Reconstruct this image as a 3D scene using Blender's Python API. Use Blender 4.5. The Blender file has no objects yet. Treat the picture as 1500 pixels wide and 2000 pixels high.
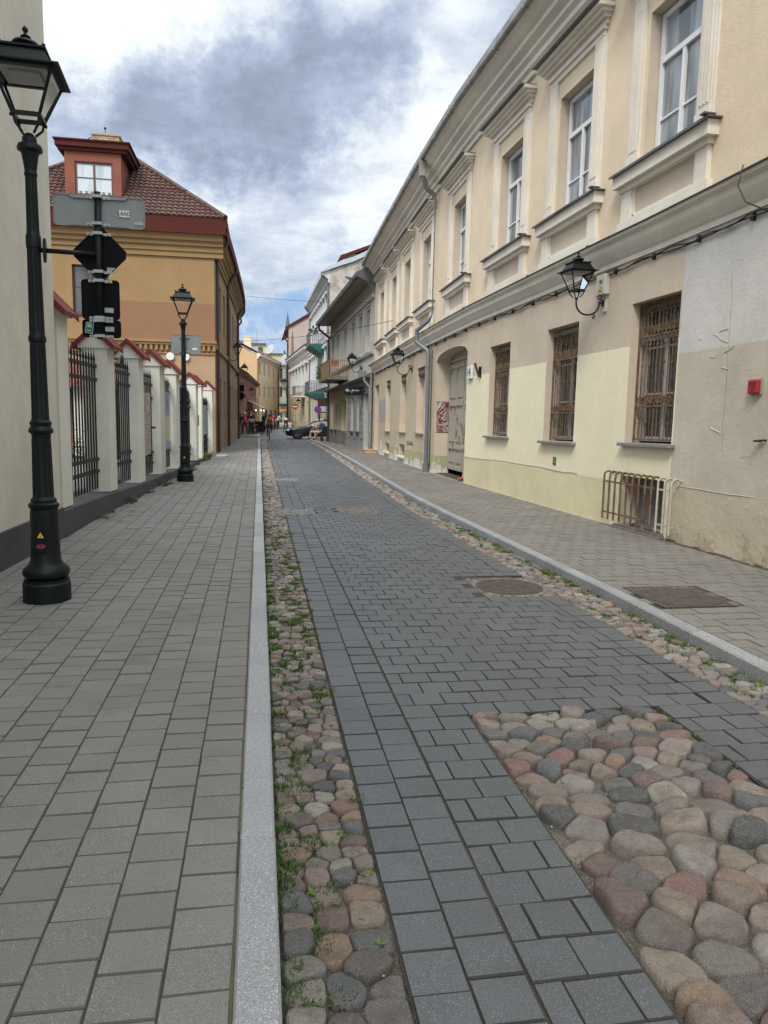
import bpy, bmesh, math, random
from mathutils import Vector, Matrix, noise as mnoise
R=math.radians; pi=math.pi
random.seed(7)
SC=bpy.context.scene; COL=SC.collection
WP={}
def tag(o,label=None,cat=None,group=None,kind=None):
    if label: o['label']=label
    if cat: o['category']=cat
    if group: o['group']=group
    if kind: o['kind']=kind
    return o
def empty(name,loc=(0,0,0),label=None,cat=None,group=None):
    o=bpy.data.objects.new(name,None); COL.objects.link(o); o.location=loc; o.empty_display_size=.2
    WP[o.name]=Vector(loc); return tag(o,label,cat,group)
def kids(o): return [c for c in bpy.data.objects if c.parent==o]
def copy_tree(o,parent=None):
    c=o.copy(); COL.objects.link(c); c.parent=parent
    if parent is not None: c.matrix_parent_inverse.identity()
    for k in kids(o): copy_tree(k,c)
    return c
class MB:
    def __init__(s,tf=None): s.v=[];s.f=[];s.m=[];s.tf=tf
    def add(s,vs,fs,m=0):
        b=len(s.v)
        for p in vs: s.v.append(s.tf(*p) if s.tf else tuple(p))
        for q in fs: s.f.append(tuple(b+i for i in q)); s.m.append(m)
        return s
    def box(s,x0,x1,y0,y1,z0,z1,m=0,n=1):
        # n subdivisions along x
        vs=[];fs=[]
        for i in range(n+1):
            x=x0+(x1-x0)*i/n
            vs+=[(x,y0,z0),(x,y1,z0),(x,y1,z1),(x,y0,z1)]
        for i in range(n):
            a=4*i;b=a+4
            for k in range(4): fs.append((a+k,a+(k+1)%4,b+(k+1)%4,b+k))
        fs.append((0,3,2,1)); e=4*n; fs.append((e,e+1,e+2,e+3))
        return s.add(vs,fs,m)
    def cham(s,x0,x1,y0,y1,z0,z1,c=.005,m=0):
        # box with a chamfered top
        vs=[(x0,y0,z0),(x1,y0,z0),(x1,y1,z0),(x0,y1,z0),(x0,y0,z1-c),(x1,y0,z1-c),(x1,y1,z1-c),(x0,y1,z1-c),
            (x0+c,y0+c,z1),(x1-c,y0+c,z1),(x1-c,y1-c,z1),(x0+c,y1-c,z1)]
        fs=[(8,9,10,11)]+[(a+4,(a+1)%4+4,(a+1)%4+8,a+8) for a in range(4)]+[(a,(a+1)%4,(a+1)%4+4,a+4) for a in range(4)]
        return s.add(vs,fs,m)
    def prism(s,poly,a,b,ax='z',m=0):
        n=len(poly)
        def P(u,v,w):
            return (u,v,w) if ax=='z' else ((u,w,v) if ax=='y' else (w,u,v))
        vs=[P(u,v,a) for u,v in poly]+[P(u,v,b) for u,v in poly]
        fs=[tuple(range(n))[::-1],tuple(range(n,2*n))]+[(i,(i+1)%n,(i+1)%n+n,i+n) for i in range(n)]
        return s.add(vs,fs,m)
    def lathe(s,prof,n=16,c=(0,0),m=0,flute=None,ph=0):
        vs=[];fs=[]
        for j,(r,z) in enumerate(prof):
            for i in range(n):
                a=2*pi*i/n+ph; rr=r
                if flute and flute[j]: rr=r*(1-(flute[j] if i%2 else 0))
                vs.append((c[0]+rr*math.cos(a),c[1]+rr*math.sin(a),z))
        for j in range(len(prof)-1):
            for i in range(n): fs.append((j*n+i,j*n+(i+1)%n,(j+1)*n+(i+1)%n,(j+1)*n+i))
        fs.append(tuple(range(n))[::-1]); fs.append(tuple((len(prof)-1)*n+i for i in range(n)))
        return s.add(vs,fs,m)
    def tube(s,pts,r,n=8,m=0,r2=None,cap=True):
        pts=[Vector(p) for p in pts]; N=len(pts); vs=[];fs=[]
        up=None
        for i,p in enumerate(pts):
            t=(pts[min(i+1,N-1)]-pts[max(i-1,0)]).normalized()
            if up is None:
                up=Vector((0,0,1)) if abs(t.z)<.9 else Vector((1,0,0))
            a=t.cross(up); a.normalize(); b=a.cross(t); up=b
            rr=r[i] if isinstance(r,(list,tuple)) else r
            for k in range(n):
                an=2*pi*k/n+pi/n; q=p+a*(rr*math.cos(an))+b*(rr*math.sin(an)); vs.append(tuple(q))
        for i in range(N-1):
            for k in range(n): fs.append((i*n+k,i*n+(k+1)%n,(i+1)*n+(k+1)%n,(i+1)*n+k))
        if cap: fs.append(tuple(range(n))[::-1]); fs.append(tuple((N-1)*n+k for k in range(n)))
        return s.add(vs,fs,m)
    def ball(s,c,r,sx=1,sy=1,sz=1,n=10,m=0,seg=12):
        vs=[(c[0],c[1],c[2]+r*sz)];fs=[]
        for j in range(1,n):
            for i in range(seg):
                a=2*pi*i/seg;b=pi*j/n
                vs.append((c[0]+r*sx*math.sin(b)*math.cos(a),c[1]+r*sy*math.sin(b)*math.sin(a),c[2]+r*sz*math.cos(b)))
        vs.append((c[0],c[1],c[2]-r*sz)); L=len(vs)-1
        for i in range(seg): fs.append((0,1+i,1+(i+1)%seg)); fs.append((L,L-seg+(i+1)%seg,L-seg+i))
        for j in range(n-2):
            for i in range(seg):
                a=1+j*seg; fs.append((a+i,a+seg+i,a+seg+(i+1)%seg,a+(i+1)%seg))
        return s.add(vs,fs,m)
    def build(s,name,mats,parent=None,smooth=False,origin=None,bevel=0,recalc=True,auto=None):
        if not isinstance(mats,(list,tuple)): mats=[mats]
        o0=WP.get(parent.name,Vector((0,0,0))) if parent is not None else Vector(origin or (0,0,0))
        me=bpy.data.meshes.new(name)
        me.from_pydata([(x-o0.x,y-o0.y,z-o0.z) for x,y,z in s.v],[],s.f)
        for m in mats: me.materials.append(m)
        me.polygons.foreach_set('material_index',s.m)
        if recalc:
            bm=bmesh.new(); bm.from_mesh(me); bmesh.ops.recalc_face_normals(bm,faces=bm.faces); bm.to_mesh(me); bm.free()
        if smooth or auto: me.polygons.foreach_set('use_smooth',[True]*len(me.polygons))
        if auto: me.set_sharp_from_angle(angle=R(auto))
        me.update()
        o=bpy.data.objects.new(name,me); COL.objects.link(o)
        if parent is not None: o.parent=parent
        else: o.location=o0
        WP[o.name]=o0
        if bevel:
            b=o.modifiers.new('b','BEVEL'); b.width=bevel; b.segments=2; b.limit_method='ANGLE'; b.angle_limit=R(40)
        return o
# ---------- materials ----------
MT={}
def _n(nt,t,**k):
    n=nt.nodes.new(t)
    for a,b in k.items():
        if a=='ins':
            for i,v in b.items():
                n.inputs[i].default_value=v
        else: setattr(n,a,b)
    return n
def rgb(c): return (c[0],c[1],c[2],1)
def mixc(nt,fac,a,b,mode='MIX'):
    n=_n(nt,'ShaderNodeMix',data_type='RGBA',blend_type=mode)
    for i,v in ((0,fac),(6,a),(7,b)):
        if isinstance(v,(int,float)): n.inputs[i].default_value=v
        elif isinstance(v,tuple): n.inputs[i].default_value=rgb(v)
        else: nt.links.new(v,n.inputs[i])
    return n.outputs[2]
def math_(nt,op,a,b=0,clamp=False):
    n=_n(nt,'ShaderNodeMath',operation=op); n.use_clamp=clamp
    for i,v in ((0,a),(1,b)):
        if isinstance(v,(int,float)): n.inputs[i].default_value=v
        else: nt.links.new(v,n.inputs[i])
    return n.outputs[0]
def noise(nt,co,scale,detail=4,rough=.55,dist=0):
    n=_n(nt,'ShaderNodeTexNoise'); n.inputs['Scale'].default_value=scale; n.inputs['Detail'].default_value=detail
    n.inputs['Roughness'].default_value=rough; n.inputs['Distortion'].default_value=dist
    nt.links.new(co,n.inputs['Vector']); return n.outputs['Fac']
def ramp(nt,v,a,b):
    n=_n(nt,'ShaderNodeMapRange'); n.clamp=True
    n.inputs[1].default_value=a; n.inputs[2].default_value=b
    nt.links.new(v,n.inputs[0]); return n.outputs[0]
def base(name):
    m=bpy.data.materials.new(name); m.use_nodes=True; nt=m.node_tree; nt.nodes.clear()
    out=_n(nt,'ShaderNodeOutputMaterial'); b=_n(nt,'ShaderNodeBsdfPrincipled'); nt.links.new(b.outputs[0],out.inputs[0])
    tc=_n(nt,'ShaderNodeTexCoord'); return m,nt,b,tc.outputs['Object']
def bump(nt,b,h,strength=.3,dist=.01):
    n=_n(nt,'ShaderNodeBump'); n.inputs['Strength'].default_value=strength; n.inputs['Distance'].default_value=dist
    nt.links.new(h,n.inputs['Height']); nt.links.new(n.outputs[0],b.inputs['Normal'])
def stretch(nt,co,sx=1,sy=1,sz=1):
    n=_n(nt,'ShaderNodeMapping'); n.inputs['Scale'].default_value=(sx,sy,sz); nt.links.new(co,n.inputs[0]); return n.outputs[0]
def pm(name,col,rough=.8,col2=None,ns=2.,amt=.5,bs=0,bstr=.3,bd=.004,island=0,speck=0,sc=400,met=0,spec=.5,coat=0,streak=0,stain=0,dark=None):
    if name in MT: return MT[name]
    m,nt,b,co=base(name)
    col2=col2 or tuple(c*.82 for c in col)
    f=ramp(nt,noise(nt,co,ns,5,.6),.5-amt*.5,.5+amt*.5)
    c=mixc(nt,f,col,col2)
    if streak:
        s2=ramp(nt,noise(nt,stretch(nt,co,3,3,.35),1.5,5,.7),.52,.75)
        c=mixc(nt,math_(nt,'MULTIPLY',s2,streak),c,tuple(x*.55 for x in col))
    if stain:
        st=math_(nt,'MULTIPLY',ramp(nt,noise(nt,co,1.9,7,.7,.4),.56,.66),stain); c=mixc(nt,st,c,tuple(x*.55 for x in col))
        st=math_(nt,'MULTIPLY',ramp(nt,noise(nt,co,.55,6,.65,.3),.5,.68),stain*.8); c=mixc(nt,st,c,tuple(min(1,x*1.35) for x in col))
        st=math_(nt,'MULTIPLY',ramp(nt,noise(nt,co,16,3,.6),.69,.73),stain); c=mixc(nt,st,c,tuple(x*.4 for x in col))
    if island:
        g=_n(nt,'ShaderNodeNewGeometry').outputs['Random Per Island']
        k=math_(nt,'ADD',math_(nt,'MULTIPLY',g,island),1-island/2)
        cc=_n(nt,'ShaderNodeCombineColor')
        for i in range(3): nt.links.new(k,cc.inputs[i])
        c=mixc(nt,1.0,c,cc.outputs[0],'MULTIPLY')
    if speck:
        n1=noise(nt,co,sc,1,.5); c=mixc(nt,math_(nt,'MULTIPLY',ramp(nt,n1,.62,.68),speck),c,tuple(min(.62,x*1.7+.12) for x in col))
        c=mixc(nt,math_(nt,'MULTIPLY',ramp(nt,n1,.42,.34),speck*.9),c,tuple(x*.35 for x in col))
    nt.links.new(c,b.inputs['Base Color']); b.inputs['Roughness'].default_value=rough; b.inputs['Metallic'].default_value=met
    b.inputs['Specular IOR Level'].default_value=spec; b.inputs['Coat Weight'].default_value=coat
    if bs: bump(nt,b,noise(nt,co,bs,5,.6),bstr,bd)
    MT[name]=m; return m
def stucco(name,col,rough_amt=.35,var=.86,streak=.35,bs=42,bstr=.65,bd=.008,worn=None):
    if name in MT: return MT[name]
    m,nt,b,co=base(name)
    f=ramp(nt,noise(nt,co,.9,7,.68,.3),.38,.62); c=mixc(nt,f,col,tuple(x*var for x in col))
    f2=ramp(nt,noise(nt,co,11,4,.7),.35,.75); c=mixc(nt,math_(nt,'MULTIPLY',f2,.25),c,tuple(x*.8 for x in col))
    s2=ramp(nt,noise(nt,stretch(nt,co,1,1,.55),1.1,7,.7),.5,.72); c=mixc(nt,math_(nt,'MULTIPLY',s2,streak*.45),c,tuple(x*q for x,q in zip(col,(.6,.57,.52))))
    s4=ramp(nt,noise(nt,stretch(nt,co,5,5,.3),1.5,5,.65),.56,.72); c=mixc(nt,math_(nt,'MULTIPLY',s4,.16*(streak>0.12)),c,tuple(x*.62 for x in col))
    n3=noise(nt,co,60,4,.7); c=mixc(nt,math_(nt,'MULTIPLY',ramp(nt,n3,.55,.7),.3),c,tuple(x*.85 for x in col))
    h=math_(nt,'ADD',noise(nt,co,bs,4,.65),math_(nt,'MULTIPLY',noise(nt,co,7,4,.6),.9))
    if worn:
        # worn = (height of top, softness, colour, sharpness) peeled plaster low on the wall
        zt,soft,wc,k=worn
        sp=_n(nt,'ShaderNodeSeparateXYZ'); nt.links.new(co,sp.inputs[0])
        g=math_(nt,'MULTIPLY',math_(nt,'SUBTRACT',zt,sp.outputs[2]),1/soft)
        nn=noise(nt,stretch(nt,co,1,1,.7),1.7,8,.68)
        w=ramp(nt,math_(nt,'ADD',math_(nt,'MULTIPLY',math_(nt,'SUBTRACT',nn,.5),4.2),g),k,k+.06)
        inner=mixc(nt,ramp(nt,noise(nt,co,9,6,.7),.35,.65),wc,tuple(x*.6 for x in wc))
        c=mixc(nt,w,c,inner); h=math_(nt,'SUBTRACT',h,math_(nt,'MULTIPLY',w,1.6))
    nt.links.new(c,b.inputs['Base Color']); b.inputs['Roughness'].default_value=.9; b.inputs['Specular IOR Level'].default_value=.25
    bump(nt,b,h,bstr,bd)
    MT[name]=m; return m
def glass(name,col,rough=.06,spec=.7,col2=None):
    if name in MT: return MT[name]
    m,nt,b,co=base(name)
    c=mixc(nt,ramp(nt,noise(nt,stretch(nt,co,2,2,.25),1.3,2,.5),.45,.55),col,col2 or tuple(x*.5 for x in col))
    nt.links.new(c,b.inputs['Base Color']); b.inputs['Roughness'].default_value=rough; b.inputs['Specular IOR Level'].default_value=spec
    b.inputs['Coat Weight'].default_value=.4; b.inputs['Coat Roughness'].default_value=.03
    bump(nt,b,noise(nt,co,2.5,2,.5),.05,.01)
    MT[name]=m; return m
class Path:
    def __init__(s,pts,side=-1,drop=None):
        s.p=[Vector((a,b)) for a,b in pts]; s.side=side; s.drop=drop
        s.cs=[0]
        for a,b in zip(s.p,s.p[1:]): s.cs.append(s.cs[-1]+(b-a).length)
        dirs=[(b-a).normalized() for a,b in zip(s.p,s.p[1:])]
        s.n=[]
        for i in range(len(s.p)):
            t=(dirs[max(i-1,0)]+dirs[min(i,len(dirs)-1)]).normalized()
            s.n.append(Vector((t.y,-t.x))*side)
        s.L=s.cs[-1]
    def __call__(s,a,d,z):
        i=0
        while i<len(s.cs)-2 and a>s.cs[i+1]: i+=1
        u=(a-s.cs[i])/(s.cs[i+1]-s.cs[i])
        P=s.p[i]+(s.p[i+1]-s.p[i])*u; uu=min(max(u,0),1); n=(s.n[i]*(1-uu)+s.n[i+1]*uu).normalized()
        q=P+n*d
        return (q.x,q.y,s.drop(a,z) if s.drop else z)
def wallgrid(mb,s0,s1,z0,z1,ops,matf=None,sb=(),zb=(),ds=1.5,depth=.22,rev=0,d=0):
    """front face with real openings; ops=(s0,s1,z0,z1[,depth]); reveals get material rev"""
    S={s0,s1}|{x for x in sb if s0<x<s1}; Z={z0,z1}|{x for x in zb if z0<x<z1}
    for o in ops: S|={max(s0,o[0]),min(s1,o[1])}; Z|={max(z0,o[2]),min(z1,o[3])}
    S=sorted(S); S2=[S[0]]
    for x in S[1:]:
        k=max(1,int((x-S2[-1])/ds+.5)); a=S2[-1]
        for i in range(1,k+1): S2.append(a+(x-a)*i/k)
    Z=sorted(Z)
    for a,b in zip(S2,S2[1:]):
        for e,f in zip(Z,Z[1:]):
            cs=(a+b)/2;cz=(e+f)/2
            if any(o[0]<cs<o[1] and o[2]<cz<o[3] for o in ops): continue
            mb.add([(a,d,e),(b,d,e),(b,d,f),(a,d,f)],[(0,1,2,3)],matf(cs,cz) if matf else 0)
    for o in ops:
        dp=-(o[4] if len(o)>4 else depth)+d; a,b,e,f=o[:4]
        mb.add([(a,d,e),(b,d,e),(b,d,f),(a,d,f),(a,dp,e),(b,dp,e),(b,dp,f),(a,dp,f)],[(0,1,5,4),(1,2,6,5),(2,3,7,6),(3,0,4,7)],rev)
def profile(mb,prof,s0,s1,ds=1.5,m=0):
    """extrude (d,z) outline along the path"""
    n=max(1,int((s1-s0)/ds)); vs=[];fs=[];k=len(prof)
    for i in range(n+1):
        a=s0+(s1-s0)*i/n
        for d,z in prof: vs.append((a,d,z))
    for i in range(n):
        for j in range(k): fs.append((i*k+j,i*k+(j+1)%k,(i+1)*k+(j+1)%k,(i+1)*k+j))
    fs.append(tuple(range(k))[::-1]); fs.append(tuple(n*k+j for j in range(k)))
    mb.add(vs,fs,m)
def window(par,F,o,dep=.2,fw=.06,mull=1,bars=(),mf=None,mg=None,name='window',trans=None,thick=.05):
    """frame with mullions as a part, its glazing as a sub-part"""
    a,b,e,f=o; mb=MB(F); d0=-dep;d1=-dep+thick
    mb.box(a,a+fw,d0,d1,e,f); mb.box(b-fw,b,d0,d1,e,f); mb.box(a+fw,b-fw,d0,d1,e,e+fw); mb.box(a+fw,b-fw,d0,d1,f-fw,f)
    zt=f-fw
    if trans: mb.box(a+fw,b-fw,d0,d1+.01,trans-.04,trans+.04); zt=trans-.04
    for i in range(mull):
        c=a+(b-a)*(i+1)/(mull+1); mb.box(c-.035,c+.035,d0,d1+.006,e+fw,zt)
    for z in bars: mb.box(a+fw,b-fw,d0,d1-.012,z-.014,z+.014)
    w=mb.build(name,mf,par)
    g=MB(F); g.box(a+fw*.5,b-fw*.5,d0-.01,d0+.012,e+fw*.5,f-fw*.5); g.build('pane',mg,w)
    return w
def text(name,s,size,mat,par,loc,rot,extr=.002,font=None):
    c=bpy.data.curves.new(name,'FONT'); c.body=s; c.size=size; c.extrude=extr; c.align_x='CENTER'; c.align_y='CENTER'
    t=bpy.data.objects.new(name+'_t',c); COL.objects.link(t)
    dg=bpy.context.evaluated_depsgraph_get(); me=bpy.data.meshes.new_from_object(t.evaluated_get(dg))
    bpy.data.objects.remove(t); me.materials.clear(); me.materials.append(mat)
    o=bpy.data.objects.new(name,me); COL.objects.link(o)
    pl=WP.get(par.name,Vector((0,0,0))) if par is not None else Vector((0,0,0))
    M=Matrix.Translation(Vector(loc)-pl)@rot.to_4x4()
    me.transform(M)
    if par is not None: o.parent=par; WP[o.name]=pl
    return o
def frame_rot(xdir,ydir=(0,0,1)):
    x=Vector(xdir).normalized(); y=Vector(ydir).normalized(); z=x.cross(y); return Matrix((x,y,z)).transposed()
# ---------- ground ----------
m_joint=pm('joint_sand',(.055,.048,.038),.95,(.03,.032,.02),ns=6,bs=80)
m_pl=pm('paver_warm_grey',(.178,.172,.159),.85,(.142,.137,.127),ns=1.1,amt=.5,island=.15,stain=.42,speck=.5,sc=260,bs=240,bstr=.25,bd=.002)
m_pr=pm('paver_brown_grey',(.172,.160,.142),.85,(.13,.121,.107),ns=1.2,amt=.5,island=.14,stain=.4,speck=.35,sc=260,bs=240,bstr=.25,bd=.002)
m_rd=pm('paver_blue_grey',(.088,.094,.099),.52,(.068,.073,.077),ns=1.3,amt=.5,island=.17,stain=.4,speck=.6,sc=230,bs=240,bstr=.3,bd=.002)
m_gran=pm('granite',(.31,.322,.33),.8,(.25,.26,.268),ns=1.5,amt=.6,speck=.6,sc=170,bs=200,bstr=.3,bd=.003,island=.22,stain=.25)
m_gran2=pm('granite_dark',(.26,.265,.27),.75,(.19,.195,.20),ns=1.5,amt=.6,speck=.85,sc=130,bs=200,bstr=.3,bd=.003,island=.22,stain=.25)
m_sand=pm('mortar_sand',(.135,.118,.094),.95,(.06,.052,.04),ns=5,amt=.25,bs=110,bstr=1.,bd=.012,speck=.7,sc=190)
m_ground=pm('far_ground',(.16,.155,.145),.9,bs=30)
def lerp(t,x):
    if x<=t[0][0]: return t[0][1]
    for (a,b),(c,d) in zip(t,t[1:]):
        if x<=c: return b+(d-b)*(x-a)/(c-a)
    return t[-1][1]
KR=[(-3,3.63),(4.6,3.6),(7,3.58),(10,3.49),(13,3.39),(15.6,3.35),(20,3.43),(28,3.58),(40,3.68),(47,3.6),(52,3.45)]
SR=[(-3,3.06),(4,3.08),(7,3.03),(10,2.93),(14,2.86),(20,2.93),(30,3.12),(43,3.3),(52,3.2)]
WR=Path([(5.95,0),(5.85,7.6),(5.76,10),(5.55,12.9),(5.25,18.4),(5.2,22.7),(5.22,28),(5.3,35)],-1)
WRX=[(-3,5.98),(0,5.95),(7.6,5.85),(10,5.76),(12.9,5.55),(18.4,5.25),(22.7,5.2),(28,5.22),(35,5.3),(47,4.36),(48,4.3)]
WLX=[(-3,-3.2),(0,-3.05),(7,-2.75),(10.4,-2.6),(14.4,-2.43),(20.3,-2.16),(25.4,-1.96),(32.3,-1.83),(39,-1.62),(49,-1.44),(52,-1.5)]
Y0=-1.6; YE=52.
g=MB(); g.add([(-600,-600,-.2),(600,-600,-.2),(600,900,-.2),(-600,900,-.2)],[(0,1,2,3)]); tag(g.build('ground',m_ground),kind='structure')
# road bed
g=MB(); g.add([(-.0,Y0-3,-.124),(3.75,Y0-3,-.124),(3.75,YE,-.124),(-.0,YE,-.124)],[(0,1,2,3)]); tag(g.build('road_bed',m_sand),kind='structure')
for ya,yb,xa,xb in ((Y0-2,4.178,.462,1.262),(Y0-2,4.178,2.488,3.0),(4.178,YE,.462,2.84)):
    g=MB(); g.add([(xa,ya,-.1095),(xb,ya,-.1095),(xb,yb,-.1095),(xa,yb,-.1095)],[(0,1,2,3)]); tag(g.build('road_joint_bed',m_joint),kind='structure')
def slab(name,XL,XR,z,mat):
    g=MB(); ys=[Y0-2+i*1.5 for i in range(int((YE-Y0+2)/1.5)+1)]+[YE]
    vs=[]
    for y in ys: vs+=[(lerp(XL,y),y,z),(lerp(XR,y),y,z),(lerp(XL,y),y,-.19),(lerp(XR,y),y,-.19)]
    fs=[]
    for i in range(len(ys)-1):
        a=4*i; fs+=[(a,a+1,a+5,a+4),(a+1,a+3,a+7,a+5),(a,a+4,a+6,a+2)]
    fs.append((4*len(ys)-4,4*len(ys)-3,4*len(ys)-1,4*len(ys)-2))
    g.add(vs,fs); return tag(g.build(name,mat),kind='structure')
one=lambda x:[(-10,x),(90,x)]
slab('sidewalk_bed',[(a,b-.3) for a,b in WLX],one(-.0765),-.008,m_joint)
slab('sidewalk_bed',[(a,b-.02) for a,b in KR],[(a,b+.1) for a,b in WRX],-.008,m_joint)
RY=.1925
rects_side=[(3.65,4.49,6.12,6.94)]
rects_road=[(2.26,3.04,7.04,7.94),(.12,1.0,13.3,14.2),(1.46,2.25,13.4,14.4),(.42,1.05,20.1,21.0)]
jit=lambda a=.0015: random.uniform(-a,a)
def cutok(x0,x1,y0,y1,rects):
    cx,cy=(x0+x1)/2,(y0+y1)/2
    return not any(a<cx<b and c<cy<d for a,b,c,d in rects)
def pav(g,x0,x1,y0,y1,z,gx=.0017,gy=.0028,c=.0036,cy=.0065):
    if x1-x0<.03 or y1-y0<.03: return
    dz=random.uniform(-.0022,.0022)
    a,b,e,f=x0+gx+jit(.0012),x1-gx+jit(.0012),y0+gy+jit(.002),y1-gy+jit(.002); zt=z+dz; zl=z-.035; tx=random.uniform(-.0015,.0015); ty=random.uniform(-.002,.002)
    vs=[(a,e,zl),(b,e,zl),(b,f,zl),(a,f,zl),(a,e,zt-.007),(b,e,zt-.007),(b,f,zt-.007),(a,f,zt-.007),(a+c,e+cy*.7,zt+tx+ty),(b-c,e+cy*.7,zt-tx+ty),(b-c,f-cy*.45,zt-tx-ty),(a+c,f-cy*.45,zt+tx-ty)]
    g.add(vs,[(8,9,10,11)],0)
    n0=len(g.v)-12
    for q in [(k+4,(k+1)%4+4,(k+1)%4+8,k+8) for k in range(4)]+[(k,(k+1)%4,(k+1)%4+4,k+4) for k in range(4)]: g.f.append(tuple(n0+i for i in q)); g.m.append(1)
# left sidewalk: columns along the street, offset column by column
g=MB(); x=-.085; k=0
while x>-3.1:
    off=(k%2)*RY/2+random.uniform(-.02,.02); y=Y0+off
    w=.2045
    while y<YE:
        if x-w*.6>lerp(WLX,y)-.05: pav(g,x-w,x,y,y+RY,0)
        y+=RY
    x-=w; k+=1
tag(g.build('left_sidewalk',[m_pl,pm('left_sidewalk_dirty_edge',(.112,.107,.096),.95,ns=14,bs=200,bstr=.4,bd=.003)],recalc=False),kind='structure')
# right sidewalk: running bond across
g=MB(); y=Y0; r=0
while y<YE-1:
    k=lerp(KR,y+.1)+.008; w=lerp(WRX,y+.1); x=k-(.1 if r%2 else 0)
    while x<w+.02:
        a=max(x,k); b=x+.2
        if cutok(a,b,y,y+RY,rects_side): pav(g,a,b,y,y+RY,0)
        x=b
    y+=RY; r+=1
tag(g.build('right_sidewalk',[m_pr,pm('right_sidewalk_dirty_edge',(.095,.087,.073),.95,ns=14,bs=200,bstr=.4,bd=.003)],recalc=False),kind='structure')
# road
g=MB(); y=Y0; r=0; X0=.465
while y<YE+.5:
    xr=lerp(SR,y+.1); y1=y+RY; zr=-.1
    rr=rects_road
    for i in range(2):
        oy=.0 if i==0 else .045
        if cutok(X0+i*.195,X0+(i+1)*.195,y+oy,y1+oy,rr): pav(g,X0+i*.195,X0+(i+1)*.195,y+oy,y1+oy,zr)
    xs=X0+.39+.006
    if y<4.1:
        a=[xs,xs+.195,xs+.39] if r%2 else [xs,xs+.1,xs+.295,xs+.39]
        for p,q in zip(a,a[1:]): pav(g,p,q,y,y1,zr)
        x=2.495; 
        seg=[x+(.0 if r%2 else -.1)+.2*i for i in range(6)]
        for p in seg:
            a_,b_=max(p,x),min(p+.2,xr)
            pav(g,a_,b_,y,y1,zr)
    else:
        x=xs-(.1 if r%2 else 0)
        while x<xr-.2:
            a_,b_=max(x,xs),min(x+.2,xr-.19)
            if cutok(a_,b_,y,y1,rr): pav(g,a_,b_,y,y1,zr)
            x+=.2
        if cutok(xr-.19,xr,y,y1,rr): pav(g,xr-.19,xr,y,y1,zr)
    y=y1; r+=1
tag(g.build('road',[m_rd,pm('road_dirty_edge',(.043,.043,.041),.95,ns=14,bs=200,bstr=.4,bd=.003)],recalc=False),kind='structure')
# kerbs
g=MB(); y=Y0-.55
while y<YE:
    o_=jit(.003); g.cham(-.079+o_,.06+o_,y+.004,y+1.246,-.19,.003+jit(.002),.009); y+=1.25
tag(g.build('left_kerb',m_gran,recalc=False),kind='structure')
g=MB(); y=Y0
while y<YE-.2:
    n=4
    for i in range(n):
        a=y+i*.25+(.003 if i==0 else 0); b=y+(i+1)*.25-(.003 if i==n-1 else 0)
        xa,xb=lerp(KR,a),lerp(KR,b)
        c=.01
        vs=[(xa-.13,a,-.19),(xb-.13,b,-.19),(xa-.13,a,-.012),(xb-.13,b,-.012),(xa-.118,a,.002),(xb-.118,b,.002),(xa,a,.002),(xb,b,.002),(xa,a,-.19),(xb,b,-.19)]
        fs=[(0,1,3,2),(2,3,5,4),(4,5,7,6),(6,7,9,8)]
        if i==0: fs.append((0,2,4,6,8))
        if i==n-1: fs.append((1,9,7,5,3))
        g.add(vs,fs)
    y+=1.
tag(g.build('right_kerb',m_gran2),kind='structure')
# far road and pavements beyond the crossing
def sheet(name,poly,z,mat,th=.1):
    g=MB(); g.prism(poly,z-th,z); return tag(g.build(name,mat),kind='structure')
def brickmat(name,col,sx,sy):
    m,nt,b,co=base(name); br=_n(nt,'ShaderNodeTexBrick'); nt.links.new(co,br.inputs['Vector'])
    br.inputs['Color1'].default_value=rgb(col); br.inputs['Color2'].default_value=rgb(tuple(c*.8 for c in col)); br.inputs['Mortar'].default_value=rgb(tuple(c*.45 for c in col))
    br.inputs['Scale'].default_value=1; br.inputs['Brick Width'].default_value=sx; br.inputs['Row Height'].default_value=sy; br.inputs['Mortar Size'].default_value=.008
    c=mixc(nt,ramp(nt,noise(nt,co,.8,4),.35,.7),br.outputs[0],tuple(x*.7 for x in col)); nt.links.new(c,b.inputs['Base Color']); b.inputs['Roughness'].default_value=.75; return m
m_far=brickmat('far_paving',(.17,.175,.18),.2,.2); m_far2=brickmat('far_pavement',(.25,.245,.23),.2,.2)
sheet('crossing_road',[(-12,52),(14,52),(14,56.4),(-12,56.4)],-.103,m_far)
sheet('crossing_road',[(3.75,46.9),(14,49.5),(14,51.98),(3.4,51.98)],-.103,m_far)
sheet('distant_road',[(.1,56.42),(3.5,56.42),(3.6,75),(4.6,125),(1.5,125),(.3,80)],-.104,m_far)
sheet('distant_pavement',[(-2.5,56.4),(-.15,56.4),(.25,80),(1.3,125),(-3,125)],-.02,m_far2)
sheet('distant_pavement',[(3.62,56.5),(6,56.5),(7,125),(4.7,125),(3.75,75)],-.02,m_far2)
g=MB(); g.box(-.14,.06,56.4,75,-.12,-.012); g.box(3.5,3.61,56.5,74,-.12,-.012); tag(g.build('distant_kerb',m_gran),kind='structure')
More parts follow.
